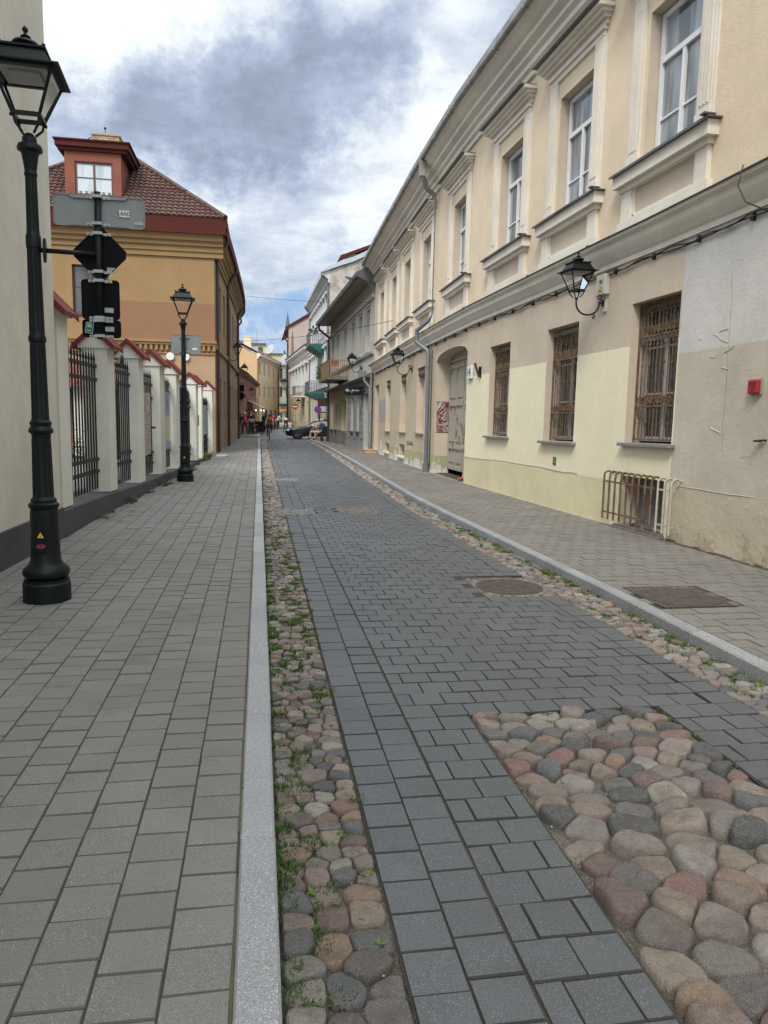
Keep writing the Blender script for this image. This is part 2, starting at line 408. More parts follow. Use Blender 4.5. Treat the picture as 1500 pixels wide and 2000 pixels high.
# ---------- cobbles ----------
def stonemat():
    m,nt,b,co=base('cobble_stone')
    gr=_n(nt,'ShaderNodeNewGeometry').outputs['Random Per Island']
    cr=_n(nt,'ShaderNodeValToRGB'); nt.links.new(gr,cr.inputs[0]); cr.color_ramp.interpolation='CONSTANT'
    cols=[(.215,.165,.14),(.25,.18,.155),(.165,.15,.135),(.085,.10,.108),(.28,.235,.19),(.205,.11,.092),(.20,.19,.168),(.25,.20,.155),(.048,.058,.067),(.23,.19,.165),(.145,.09,.082),(.31,.29,.25),(.13,.13,.124),(.25,.17,.115),(.19,.17,.145),(.24,.205,.185),(.10,.092,.088),(.27,.255,.23)]
    e=cr.color_ramp.elements
    while len(e)<len(cols): e.new(.5)
    for i,c in enumerate(cols): e[i].position=i/len(cols); e[i].color=rgb(c)
    n1=noise(nt,co,38,6,.75); c=mixc(nt,math_(nt,'MULTIPLY',ramp(nt,n1,.42,.72),.5),cr.outputs[0],(.22,.195,.165))
    n2=noise(nt,co,260,3,.6); c=mixc(nt,math_(nt,'MULTIPLY',ramp(nt,n2,.52,.66),.5),c,(.42,.38,.33))
    c=mixc(nt,math_(nt,'MULTIPLY',ramp(nt,n2,.46,.34),.6),c,(.025,.022,.02))
    nb=noise(nt,stretch(nt,co,20,55,55),1.,5,.7,1.2); c=mixc(nt,math_(nt,'MULTIPLY',ramp(nt,nb,.5,.6),.35),c,(.10,.09,.08)); n4=noise(nt,co,9,4,.6); c=mixc(nt,math_(nt,'MULTIPLY',ramp(nt,n4,.5,.72),.6),c,(.09,.07,.055))
    c=mixc(nt,1.0,c,(1.13,1.13,1.14),'MULTIPLY'); nt.links.new(c,b.inputs['Base Color']); b.inputs['Roughness'].default_value=.62
    bump(nt,b,math_(nt,'ADD',noise(nt,co,55,7,.7),math_(nt,'MULTIPLY',noise(nt,co,220,4,.7),.5)),1.,.012)
    return m
m_stone=stonemat()
def cobbles(name,xl,xr,y0,y1,sp,z0,hi=1.,asp=1.25,h=.03,wild=.3):
    """stones packed like Voronoi cells; xl,xr functions of y; sp(y) spacing"""
    pts=[];y=y0
    while y<y1-.03:
        s=sp(y)*random.uniform(.85,1.2); a,b=xl(y),xr(y); n=max(1,round((b-a)/(s*asp))); w=(b-a)/n; o=random.uniform(-.3,.3)*w
        for i in range(n):
            px=min(max(a+w*(i+.5)+o*(1 if n>1 else .3)+random.uniform(-.2,.2)*w,a+.3*w),b-.3*w); pts.append([px,min(y+random.uniform(-.3,.3)*s,y1-.04-random.uniform(0,.02)),s])
        y+=s*.92
    # bucket for neighbours
    cell=.3; B={}
    for i,p in enumerate(pts): B.setdefault((int(p[0]//cell),int(p[1]//cell)),[]).append(i)
    g=MB()
    for i,(px,py,s) in enumerate(pts):
        nb=[]
        for cx in (-1,0,1):
            for cy in (-1,0,1):
                nb+=[pts[j] for j in B.get((int(px//cell)+cx,int(py//cell)+cy),[]) if j!=i]
        near=py<9*hi; n=22 if near else (14 if py<22 else 8)
        rs=[]
        el=random.gauss(0,wild); rxm=s*asp*random.uniform(.56,.92); rym=s*random.uniform(.52,.88)
        for k in range(n):
            t=2*pi*k/n; c_,s_=math.cos(t),math.sin(t); ca_,sa_=abs(math.cos(t-el)),abs(math.sin(t-el)); r=1/((ca_/rxm)**2.6+(sa_/rym)**2.6)**(1/2.6)
            for q in nb:
                dx,dy=q[0]-px,q[1]-py; d=math.hypot(dx,dy)
                if d<1e-4: continue
                cc=(c_*dx+s_*dy)/d
                if cc>.05: r=min(r,d*.5/cc)
            if c_>.05: r=min(r,(xr(py)-px)/c_)
            if c_<-.05: r=min(r,(px-xl(py))/-c_)
            if s_<-.05 and py-y0<.4: r=min(r,(py-y0+.06)/-s_)
            if s_>.05 and y1-py<.4: r=min(r,(y1-py)/s_)
            rs.append(max(r-random.uniform(.002,.006),.015))
        for _ in range(1): rs=[(rs[k-1]+2*rs[k]+rs[(k+1)%n])/4 for k in range(n)]
        hh=h*random.uniform(.55,1.25)*min(1.2,s/.13); zb=z0+random.uniform(-.008,.006); tx,ty=random.uniform(-.14,.14),random.uniform(-.14,.14)
        rings=[(1,-.45),(.985,0.2),(.93,.52),(.84,.76),(.7,.9),(.5,.97),(.26,1)] if near else ([(1,-.4),(.93,.45),(.7,.85),(.35,.98)] if py<22 else [(1,-.1),(.7,.85)])
        vs=[];fs=[]; sd=random.uniform(0,99); pw=random.uniform(.7,1.15); cuts=[]
        for _ in range(4):
            ca=random.uniform(0,6.28); cuts.append((math.cos(ca)*random.uniform(.15,.8),math.sin(ca)*random.uniform(.15,.8),random.uniform(.74,1.05)))
        def hgt(x,y_,hz):
            v=(max(hz,0)**pw)*1.12
            for a_,b_,c_c in cuts: v=min(v,c_c-(x*a_+y_*b_)/max(s,.05)*.8) if hz>.3 else v
            nz=mnoise.noise(Vector((x*13+sd,y_*13,sd)))*.34+mnoise.noise(Vector((x*42+sd,y_*42,sd)))*.12
            return (v if hz>0 else hz)+nz*max(hz,0)
        for ro,hz in rings:
            for k in range(n):
                t=2*pi*k/n; x=rs[k]*ro*math.cos(t); y_=rs[k]*ro*math.sin(t)
                vs.append((px+x,py+y_,zb+hh*hgt(x,y_,hz)+x*tx*max(hz,0)+y_*ty*max(hz,0)))
        vs.append((px,py,zb+hh*hgt(0,0,1)))
        for j in range(len(rings)-1):
            for k in range(n): fs.append((j*n+k,j*n+(k+1)%n,(j+1)*n+(k+1)%n,(j+1)*n+k))
        b_=(len(rings)-1)*n
        for k in range(n): fs.append((b_+k,b_+(k+1)%n,len(vs)-1))
        g.add(vs,fs)
    return tag(g.build(name,m_stone,smooth=True,recalc=False),kind='structure'),pts
sp1=lambda y: .125 if y<2.5 else (.10 if y<3.6 else (.088 if y<14 else (.11 if y<25 else .16)))
_,cob1=cobbles('left_cobble_strip',lambda y:.072,lambda y:.455,Y0,YE,sp1,-.112,asp=1.08,h=.034)
_,cob2=cobbles('right_cobble_strip',lambda y:lerp(SR,y)+.01,lambda y:lerp(KR,y)-.14,Y0,YE,lambda y:.105 if y<14 else (.125 if y<25 else .17),-.112,asp=1.08,h=.032)
_,cob3=cobbles('cobble_patch',lambda y:1.262,lambda y:2.488,Y0,4.172,lambda y:.165 if y<2.3 else (.145 if y<3.0 else .118),-.118,asp=1.55,h=.058,wild=.8)
g=MB()
for a,b,y0_,y1_ in rects_road[1:]:
    g.box(a,b,y0_,y1_,-.12,-.106)
tag(g.build('mosaic_patch_bed',m_sand),kind='structure')
def mosaic(x0,x1,y0,y1,m,gname):
    g=MB(); s=.052
    y=y0+.01
    while y<y1-s*.6:
        x=x0+.01
        while x<x1-s*.6:
            q=s*random.uniform(.6,.95); g.cham(x+jit(.004),x+q,y+jit(.004),y+q*random.uniform(.8,1),-.115,-.096+jit(.003),.008); x+=s
        y+=s
    return tag(g.build(gname,m,recalc=False),kind='structure')
m_mosl=pm('light_setts',(.25,.245,.235),.8,(.13,.125,.12),ns=30,island=.9); m_mosd=pm('mixed_setts',(.19,.165,.145),.8,(.10,.09,.08),ns=30,island=1.1)
mosaic(.12,1.0,13.3,14.2,m_mosl,'stone_sett_patch'); mosaic(1.46,2.25,13.4,14.4,m_mosd,'stone_sett_patch'); mosaic(.42,1.05,20.1,21.0,m_mosl,'stone_sett_patch')
# ---------- grass and weeds ----------
m_grass=pm('grass_blade',(.045,.09,.014),.75,(.085,.135,.03),ns=14,amt=.5,island=.7)
def tuft(g,x,y,z,n,h,rad):
    for i in range(n):
        a=random.uniform(0,2*pi); rr=rad*math.sqrt(random.random()); bx,by=x+rr*math.cos(a),y+rr*math.sin(a)
        l=h*random.uniform(.5,1.2); ln=random.uniform(.25,1.1)*l; w=random.uniform(.0016,.0034)*(1 if y<5 else 1.8); t=random.uniform(0,2*pi)
        dx,dy=math.cos(a+random.uniform(-.9,.9)),math.sin(a+random.uniform(-.9,.9)); px,py=math.cos(t)*w,math.sin(t)*w
        g.add([(bx-px,by-py,z),(bx+px,by+py,z),(bx+dx*ln*.35+px*.8,by+dy*ln*.35+py*.8,z+l*.6),(bx+dx*ln*.35-px*.8,by+dy*ln*.35-py*.8,z+l*.6),(bx+dx*ln,by+dy*ln,z+l*.9)],[(0,1,2,3),(3,2,4)])
def leafy(g,x,y,z,n,h):
    for i in range(n):
        a=random.uniform(0,2*pi); l=h*random.uniform(.6,1.2); w=l*.28; dx,dy=math.cos(a),math.sin(a); e=random.uniform(.2,.8)
        g.add([(x,y,z),(x+dx*l*.5-dy*w,y+dy*l*.5+dx*w,z+l*e*.7),(x+dx*l,y+dy*l,z+l*e*.8),(x+dx*l*.5+dy*w,y+dy*l*.5-dx*w,z+l*e*.7)],[(0,1,2,3)])
g=MB()
y=Y0
while y<50:
    dens=1 if y<12 else .5
    # along the left kerb foot
    v=mnoise.noise(Vector((y*.9,1,0)))+.25
    if random.random()<.75*(v+.35): tuft(g,.085+random.uniform(0,.03),y,-.105,int(60*dens*(1+v)),.024+.025*max(v,0),.04)
    for k in range(4 if y<12 else 2):
        xx=random.uniform(.1,.45)
        if mnoise.noise(Vector((xx*4,y*1.6,5)))>-.06 and random.random()<.8: tuft(g,xx,y+random.uniform(0,.1),-.106,int(55*dens),.022,.05)
    if random.random()<.4: leafy(g,random.uniform(.1,.44),y,-.1,6,.03)
    k=lerp(KR,y); s_=lerp(SR,y)
    v2=mnoise.noise(Vector((y*.7,9,0)))+.3
    for q in range(2):
        if random.random()<.7*(v2+.3): tuft(g,k-.15-random.uniform(0,.09),y+random.uniform(-.05,.05),-.105,int(52*dens),.028,.055)
    if random.random()<.45 and mnoise.noise(Vector((3,y*1.1,7)))>-.1: tuft(g,random.uniform(s_+.03,k-.15),y,-.106,int(36*dens),.022,.05)
    if random.random()<.45: leafy(g,random.uniform(s_+.05,k-.15),y,-.1,7,.04)
    y+=.075 if y<12 else .15
for i in range(34):
    xx,yy=random.choice([(1.28,random.uniform(1.5,4.1)),(2.47,random.uniform(2.3,4.15)),(random.uniform(1.3,2.4),4.14),(random.uniform(1.35,2.4),random.uniform(3.2,4.1)),(2.47,random.uniform(3,4.15))]); tuft(g,xx,yy,-.106,int(random.uniform(6,20)),.018,.03)
for (xx,yy,n_,h_) in [(-2.42,14.2,60,.16),(-2.4,14.4,60,.16),(-2.2,17.6,50,.12),(-2.1,18.0,40,.1),(-1.98,21.5,70,.12),(-1.95,22.3,70,.14),(-1.95,26.5,120,.22),(-1.9,27.5,120,.3),(-1.92,28.6,120,.3),(-2.48,12.2,30,.06),(-2.5,12.8,30,.06),(-2.3,16,30,.06)]:
    tuft(g,xx,yy,-.005,n_,h_,.14); 
    for q in range(6): leafy(g,xx+random.uniform(-.1,.1),yy+random.uniform(-.15,.15),.0,5,.07)
for q in range(30): tuft(g,-.087,random.uniform(Y0,12),-.004,5,.008,.01)
tag(g.build('grass',m_grass,recalc=False),'low green grass and weeds growing between the cobbles and along the kerbs','grass',kind='stuff')
# moss line on the left kerb's pavement side
m_moss=pm('moss',(.06,.07,.025),.95,(.1,.085,.05),ns=9,bs=150,bstr=.8,bd=.004)
g=MB(); y=Y0
while y<14:
    w=random.uniform(.002,.006)
    if mnoise.noise(Vector((0,y*1.3,3)))>-.35: g.box(-.086-w,-.0795,y,y+.1,-.01,random.uniform(-.003,-.0005))
    y+=.1
tag(g.build('moss_line',m_moss),'thin line of moss in the joint beside the granite kerb','moss',kind='stuff')
# pebbles, petals and litter
g=MB()
for i in range(420):
    yy=random.uniform(1.6,8); xx=random.choice([random.uniform(.08,.45),random.uniform(.08,.45),random.uniform(1.28,2.46)])
    if xx>1 and yy>4.1: continue
    g.ball((xx,yy,-.108),random.uniform(.002,.006),1,random.uniform(.6,1.2),.7,n=4,seg=6)
for i in range(60): 
    yy=random.uniform(18,27); g.ball((random.uniform(-2.2,-1.6)+ (yy-18)*.02,yy,.0),random.uniform(.006,.016),1,1,.6,n=4,seg=6)
tag(g.build('pebbles',pm('pebble',(.22,.19,.15),.9,(.4,.37,.32),ns=30,island=.8)),'small loose pebbles scattered between the cobbles','pebbles',kind='stuff')
# ---------- manholes ----------
m_rust=pm('rusty_iron',(.125,.10,.088),.85,(.065,.055,.05),ns=9,amt=.4,bs=60,bstr=.5,bd=.003,met=.35)
def manhole(name,x0,x1,y0,y1,z,label,mf,rad,mix):
    e=empty(name,((x0+x1)/2,(y0+y1)/2,z),label,'manhole cover','manhole covers')
    cx,cy=(x0+x1)/2,(y0+y1)/2
    g=MB(); g.box(x0,x1,y0,y1,z-.03,z-.004)
    if mix:
        x=x0+.012
        while x<x1-.03:
            y=y0+.012
            while y<y1-.03:
                if math.hypot(x+.02-cx,y+.02-cy)>rad+.03: g.cham(x,x+random.uniform(.03,.044),y,y+random.uniform(.03,.044),z-.01,z+.004+jit(),.006)
                y+=.05
            x+=.05
    else:
        for i in range(13):
            for j in range(13):
                x=x0+.035+(x1-x0-.07)*i/12; y=y0+.035+(y1-y0-.07)*j/12
                if math.hypot(x-cx,y-cy)>rad+.02: g.cham(x-.018,x+.018,y-.014,y+.014,z-.01,z+.004,.005)
        for a,b,c,d in ((x0,x1,y0,y0+.012),(x0,x1,y1-.012,y1),(x0,x0+.012,y0,y1),(x1-.012,x1,y0,y1)): g.box(a,b,c,d,z-.01,z+.006)
    g.build('surround',mf,e)
    g=MB(); n=40
    g.lathe([(rad,z-.006),(rad,z+.004),(rad-.015,z+.005),(rad-.02,z-.001)],n,(cx,cy))
    for ring in range(1,8):
        rr=rad*ring/8.2; kk=int(6*ring)
        for i in range(kk):
            a=2*pi*i/kk+ring*.4; x,y=cx+rr*math.cos(a),cy+rr*math.sin(a); s=.017
            g.cham(x-s,x+s,y-s*.7,y+s*.7,z-.004,z+.005,.004)
    g.lathe([(.05,z-.002),(.05,z+.004)],16,(cx,cy)); g.build('lid',m_rust,e,auto=40)
manhole('manhole_cover',2.27,3.03,7.05,7.93,-.1,'round iron manhole cover set in a square of small stones in the grey road',m_mosd,.36,True)
manhole('manhole_cover',3.66,4.48,6.13,6.93,.0,'square rusty brown manhole cover in the right pavement by the kerb',m_rust,.37,False)
# ---------- the long two-storey building on the right ----------
KZ=[(0,0),(1.4,.0145),(3.5,.018),(4.6,.0235),(5.5,.028),(7.5,.030),(8.3,.027),(9.6,.036)]
WR.drop=lambda s,z: z-(max(s,6)-10)*lerp(KZ,z)
F=WR
st_up=stucco('stucco_yellow',(.735,.61,.445),streak=.28,var=.88)
st_trim=stucco('stucco_trim',(.74,.69,.60),streak=.35,bs=70,bstr=.25,bd=.003)
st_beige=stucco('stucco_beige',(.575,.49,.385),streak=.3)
st_cream=stucco('stucco_cream',(.78,.72,.52),streak=.15,var=.93)
st_plinth=stucco('stucco_olive',(.66,.60,.385),streak=.3,worn=None)
st_grey=stucco('stucco_light_grey',(.60,.58,.545),streak=.5,bs=30)
st_cem=stucco('stucco_grey_beige',(.54,.485,.395),streak=.7,bs=30)
st_rough=stucco('stucco_rough_base',(.53,.455,.345),streak=.3,bs=12,bstr=.5,bd=.02,worn=(.45,.45,(.50,.42,.29),.9))
st_far=stucco('stucco_worn',(.49,.415,.30),streak=.4,worn=(1.25,.8,(.74,.69,.60),1.0))
st_farp=stucco('stucco_olive_worn',(.40,.37,.21),streak=.3,worn=(.62,.5,(.72,.68,.60),.9))
st_lilac=stucco('stucco_lilac_patch',(.37,.34,.33),streak=.1); st_white=stucco('stucco_white_patch',(.60,.58,.52),streak=.2)
m_wf=pm('white_window_frame',(.74,.75,.76),.35,(.66,.67,.68),ns=3)
m_gl=glass('window_glass',(.07,.08,.085),.05,.8,(.27,.31,.35)); m_gld=glass('dark_glass',(.03,.035,.04),.08,.6,(.06,.065,.07))
m_tin=pm('grey_tin',(.16,.165,.17),.5,(.09,.085,.08),ns=4,bs=12,bstr=.3,bd=.01,met=.4,streak=.3)
m_fas=pm('gutter_tin',(.36,.36,.35),.5,(.2,.19,.17),ns=2.5,amt=.35,met=.3,streak=.5)
m_black=pm('black_iron',(.006,.007,.008),.5,(.010,.011,.012),ns=8,spec=.3,bs=60,bstr=.15,bd=.001)
m_cable=pm('black_cable',(.02,.02,.02),.6)
b14=empty('yellow_building',F(10,0,0),'long two-storey yellow building with rusty window grilles, nearest on the right','building')
lowW=[(9.77,11.0,1.37,3.50),(12.68,13.95,1.33,3.47),(15.82,17.05,1.38,3.46)]
farW=[(23.47,24.68,1.36,3.54),(26.6,27.75,1.36,3.5),(30.0,31.2,1.36,3.5)]
gate=(18.72,21.95,-.1,3.78,.46); door4=(33.2,34.5,.22,3.5,.3)
bas=[(26.7,27.8,.28,.80,.25),(30.1,31.2,.28,.72,.25),(9.82,11.02,.06,.84,.3)]
mats=[st_beige,st_cream,st_plinth,st_grey,st_cem,st_rough,st_far,st_farp,st_lilac,st_white]
def mf(s,z):
    if s<9.74: return 3 if z>2.63 else (4 if z>.78 else 5)
    if s<18.74:
        if z>(2.86): return 0
        if z<.74 and s>11.3: return 2
        return 1
    if s<23.5 and s>22.85 and 1.15<z<2.2: return 9
    if 31.2<s<33.2 and 1.75<z<2.75: return 8
    if 22<s<30.5 and z<.62: return 7
    return 6
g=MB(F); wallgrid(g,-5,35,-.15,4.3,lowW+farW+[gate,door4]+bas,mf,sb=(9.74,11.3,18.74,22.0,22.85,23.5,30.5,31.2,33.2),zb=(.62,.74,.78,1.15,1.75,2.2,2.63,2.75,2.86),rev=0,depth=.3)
g.build('lower_wall',mats,b14)
UW=[(9.74,10.96),(12.63,13.85),(15.58,16.78),(19.3,20.42),(23.03,24.18),(26.2,27.32),(28.98,30.08),(32.1,33.2)]
ups=[(a,b,5.56,7.66) for a,b in UW]
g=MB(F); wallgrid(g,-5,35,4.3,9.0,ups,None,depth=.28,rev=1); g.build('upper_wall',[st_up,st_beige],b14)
# end walls, back and roof
g=MB(F); g.add([(-5,0,-.15),(-5,-10,-.15),(-5,-10,9.5),(-5,0,9.5)],[(0,1,2,3)]); g.add([(35,0,-.15),(35,-10,-.15),(35,-10,9.5),(35,-5,12.2),(35,0,9.5)],[(0,1,2,3,4)]); g.add([(-5,-10,-.15),(35,-10,-.15),(35,-10,9.5),(-5,-10,9.5)],[(0,1,2,3)])
g.build('rear_wall',st_far,b14)
g=MB(F); profile(g,[(.62,9.50),(-5,12.4),(-10.3,9.4),(-10.3,9.3),(-5,12.25),(.62,9.42)],-5,35.1); g.build('roof',m_tin,b14)
# cornice
g=MB(F); profile(g,[(0,8.62),(.06,8.62),(.06,8.74),(.12,8.78),(.12,8.88),(.2,8.94),(.2,9.02),(.33,9.10),(.33,9.2),(.45,9.26),(.5,9.36),(.56,9.38),(0,9.4)],-5,35.0)
g.build('cornice',st_trim,b14,auto=50)
g=MB(F); profile(g,[(.50,9.385),(.64,9.385),(.66,9.42),(.66,9.56),(.60,9.575),(.50,9.5)],-5,35.15); 
for i in range(26): g.box(-4+i*1.52,-3.97+i*1.52,.5,.67,9.37,9.57)
g.build('gutter',m_fas,b14)
# string course
g=MB(F); profile(g,[(0,4.17),(.03,4.17),(.03,4.25),(.07,4.28),(.09,4.34),(.16,4.40),(.16,4.50),(.23,4.53),(.23,4.575),(0,4.575)],-5,35.0); g.build('string_course',st_trim,b14,auto=50)
g=MB(F); profile(g,[(0,4.58),(.265,4.578),(.265,4.588),(0,4.64)],-5,35.05)
for i in range(16):
    a=random.uniform(0,34); g.box(a,a+.06,.18,.25,4.60,4.615)
g.build('ledge_flashing',m_tin,b14)
# window trims and windows
for i,(a,b) in enumerate(UW):
    c=(a+b)/2; g=MB(F)
    for q in (-1,1):
        x0,x1=sorted((c+q*.70,c+q*.99))
        g.box(x0,x1,.0,.045,5.55,7.97)
        for t in (.05,.12,.19): g.box(x0+t,x0+t+.035,.045,.062,5.8,7.8)
        xo,xi=sorted((c+q*.99,c+q*1.03)); g.box(xo,xi,0,.03,5.55,7.97)
        g.box(x0-.01,x1+.01,0,.07,5.555,5.72)
    g.box(c-1.0,c+1.0,.0,.05,7.972,8.06); g.box(c-1.03,c+1.03,.0,.09,8.062,8.12)
    for dd,z0,z1 in ((.06,8.122,8.2),(.13,8.2,8.255),(.20,8.255,8.31),(.27,8.31,8.375)): g.box(c-1.03-dd*.7,c+1.03+dd*.7,0,dd,z0,z1)
    # sill and apron
    g.box(c-1.16,c+1.16,0,.17,5.32,5.5); g.box(c-1.08,c+1.08,0,.1,5.24,5.32)
    for q in (-1,1):
        x0,x1=sorted((c+q*.78,c+q*1.04)); g.box(x0,x1,0,.07,4.80,5.24)
        x0,x1=sorted((c+q*.72,c+q*.78)); g.box(x0,x1,0,.04,4.86,5.24)
    g.box(c-1.1,c+1.1,0,.09,4.63,4.80); g.box(c-.72,c+.72,0,.04,4.80,4.86)
    g.build('window_surround',st_trim,b14,bevel=0)
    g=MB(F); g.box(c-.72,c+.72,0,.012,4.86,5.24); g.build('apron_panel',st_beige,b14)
    g=MB(F); g.box(c-1.2,c+1.2,-0,.36,8.38,8.40); g.build('hood_flashing',m_tin,b14)
    g=MB(F); g.box(c-1.22,c+1.2,-.25,.22,5.505,5.522,n=2); g.box(c-1.2,c+1.2,.213,.221,5.485,5.522)
    if i<4: g.box(c-1.22,c-1.12,.1,.27,5.53,5.55)
    g.build('sill_flashing',m_tin,b14)
    g=MB(F); zt=6.98; fw=.07
    w=window(b14,F,(a+.02,b-.02,5.54,7.64),.22,.075,1,(6.15,),m_wf,m_gl if i<2 else m_gl,trans=zt)
g=MB(F)
# reveal returns in lighter plaster are part of the wall; lower windows
def gothic(g,xs,z,h,d,up=1,r=.007):
    for a,b in zip(xs,xs[2:]):
        m_=(a+b)/2
        g.tube([(a,d,z),(a+(m_-a)*.15,d,z+up*h*.4),(a+(m_-a)*.5,d,z+up*h*.75),(m_,d,z+up*h)],r,4); g.tube([(b,d,z),(b-(b-m_)*.15,d,z+up*h*.4),(b-(b-m_)*.5,d,z+up*h*.75),(m_,d,z+up*h)],r,4)
m_grille=pm('rusted_grille',(.085,.042,.02),.85,(.17,.12,.07),ns=9,amt=.25,bs=60,bstr=.7,bd=.004)
class MBX(MB):
    pass
for i,(a,b,e,f) in enumerate(lowW):
    window(b14,F,(a+.02,b-.02,e+.03,f-.02),.29,.07,1,(e+.75,e+1.45),pm('old_window_frame',(.40,.38,.34),.6),m_gld,trans=e+1.6)
    g=MB(F); d=-.14; zt=f-.13 if i else f-.02; e2=e+.05; H=zt-e2
    for z in (e2,e2+.245*H,e2+.76*H,zt-.012): g.box(a+.02,b-.02,d-.02,d+.015,z-.01,z+.016)
    g.box(a+.02,a+.045,d-.012,d+.012,e2,zt); g.box(b-.045,b-.02,d-.012,d+.012,e2,zt)
    n=13; xs=[a+.05+(b-a-.1)*k/(n-1) for k in range(n)]
    for k,x in enumerate(xs):
        r=.0095 if k%2 else .007
        g.tube([(x,d,e2),(x,d,zt)],r,5)
        if k%2:
            for zz in (e2+.3*H,e2+.55*H,e2+.7*H,e2+.9*H,e2+.12*H): g.ball((x,d,zz+random.uniform(-.02,.02)),.02,1,1,1.6,n=4,seg=6)
    for z,u in ((e2+.245*H,1),(e2+.245*H,-1),(e2+.76*H,-1),(e2+.76*H,1),(zt,-1)): gothic(g,xs,z+(-.2*u if z!=zt and u<0 else 0)+(0),.17,d,u if z!=zt else -1)
    g.build('window_grille',m_grille,b14)
    g=MB(F); g.box(a-.1,b+.06,-.29,.1,e-.055,e); g.build('window_sill',pm('weathered_sill',(.26,.25,.23),.8,(.15,.14,.13),ns=12,bs=40,bstr=.5),b14,bevel=.008)
for a,b,e,f in farW:
    g=MB(F); g.box(a,b,-.28,-.22,e,f); w=g.build('blind_panel',st_far,b14)
    g=MB(F); g.box(a-.05,b+.05,-.2,.07,e-.06,e); g.build('window_sill',pm('terracotta_sill',(.32,.25,.19),.8),b14)
    g=MB(F); g.tube([(a+.1,-.14,f-.2),(b-.1,-.14,f-.2)],.13,10); g.box(a+.05,b-.05,-.22,-.05,f-.13,f-.01); g.build('shutter_box',pm('brown_shutter_box',(.11,.085,.07),.7),b14)
for a,b,e,f,dd in bas[:2]:
    g=MB(F); g.box(a,b,-.27,-.2,e,f); 
    for k in range(4): x=a+(b-a)*(k+.5)/4; g.box(x-.01,x+.01,-.2,-.18,e,f)
    g.box(a,b,-.2,-.18,(e+f)/2-.01,(e+f)/2+.01)
    g.build('basement_window',pm('basement_dark',(.05,.045,.035),.8,(.09,.075,.05),ns=6),b14)
    g=MB(F); g.box(a-.06,b+.06,-.1,.1,e-.08,e); g.build('window_sill',st_trim,b14)
a,b,e,f,dd=bas[2]
g=MB(F); g.box(a,b,-.33,-.29,e,f); g.box(a+.2,a+.23,-.29,-.27,e,f); g.build('basement_window',glass('basement_pane',(.12,.14,.16),.2,.5),b14)
g=MB(F); g.box(a-.03,b+.05,-.3,.07,-.02,e); g.box(a-.05,b+.08,.0,.12,-.05,.035); g.build('basement_sill',pm('wood_sill',(.25,.22,.18),.85,(.15,.13,.11),ns=9,bs=40,bstr=.5),b14)
# door in the far doorway
a,b,e,f,dd=door4
g=MB(F); g.box(a,b,-.33,-.26,e,f); g.box(a+.1,b-.1,-.26,-.24,e+.2,e+1.4); g.box(a+.1,b-.1,-.26,-.24,e+1.6,f-.2); g.build('door',pm('brown_door',(.10,.08,.06),.6),b14)
# arched gateway
a,b,e,f,dd=gate; n=14; zs=3.34+ (20.3-10)*.018; rise=.26
g=MB(F)
def az(u): return zs+rise*math.sqrt(max(0,1-(2*u-1)**2))**.9
for i in range(n):
    u0,u1=i/n,(i+1)/n; x0,x1=a+(b-a)*u0,a+(b-a)*u1; z0,z1=az(u0),az(u1)
    g.add([(x0,.0015,z0),(x1,.0015,z1),(x1,.0015,f+.02),(x0,.0015,f+.02),(x0,-.45,z0),(x1,-.45,z1),(x1,-.45,f),(x0,-.45,f)],[(0,1,2,3),(0,1,5,4),(4,5,6,7)])
g.build('gateway_arch',st_beige,b14)
m_gate=pm('gate_paint',(.36,.335,.27),.6,(.29,.27,.22),ns=5,bs=30,bstr=.2,streak=.4)
g=MB(F); g.box(a,b,-.52,-.45,.16,f)
c=(a+b)/2
for x0,x1 in ((a,c-.012),(c+.012,b)):
    for st in (x0+.02,(x0+x1)/2-.05,x1-.12): g.box(st,st+.10,-.45,-.41,.18,3.45)
    for zz in (.18,.86,2.2,3.3): g.box(x0+.02,x1-.02,-.45,-.405,zz,zz+.12)
    w=(x1-x0)/2
    for k in range(2):
        p0=x0+.16+k*(w-.03);p1=p0+w-.24
        for z0,z1 in ((.36,.80),(1.05,2.14),(2.38,3.22)): g.box(p0,p1,-.45,-.42,z0+.06,z1-.06)
g.box(a+.02,b-.02,-.45,-.39,3.5,3.56)
g.build('gate',m_gate,b14)
g=MB(F); g.box(a,b,-.48,-.05,-.15,.012); g.build('gateway_floor',m_joint,b14)
g=MB(F)
random.seed(21)
for k in range(26):
    x=random.uniform(a+.2,b-.2); z=random.uniform(.5,2.2); pts=[(x,-.402,z)]
    for j in range(6): x+=random.uniform(-.07,.07); z+=random.uniform(-.09,.1); pts.append((x,-.402,z))
    g.tube(pts,.006,4)
g.build('graffiti',m_cable,b14)
g=MB(F); 
for k in range(5): g.tube([(25.1+k*.22,.004,.85),(25.2+k*.22,.004,.95),(25.15+k*.22,.004,.8),(25.35+k*.22,.004,.9),(25.3+k*.22,.004,1.0)],.008,4)
g.build('graffiti',m_cable,b14)
# lower part of far gateway reveal is olive
g=MB(F); g.box(b-.003,b,-.45,-.001,-.1,.6); g.build('reveal_plinth',st_farp,b14)
# cable along the wall with clips
g=MB(F)
for off in (0,.03):
    pts=[]; s=7.0
    while s<34.5:
        z=4.09+off*.6+.016*math.sin(s*3.1+off*40)+(.02*math.sin(s*7.7) if off else 0)
        if not(11.9<s<12.6 and off==0): pts.append((s,.03+off*.4,z))
        s+=.18
    g.tube(pts,.011,5)
for i in range(26): s=7.3+i*1.05; g.box(s,s+.02,0,.06,4.05,4.14)
g.tube([(8.25,.3,4.62),(8.3,.31,4.4),(8.2,.27,4.2),(8.0,.1,4.05)],.008,5)
g.build('cable',m_cable,b14,smooth=True)
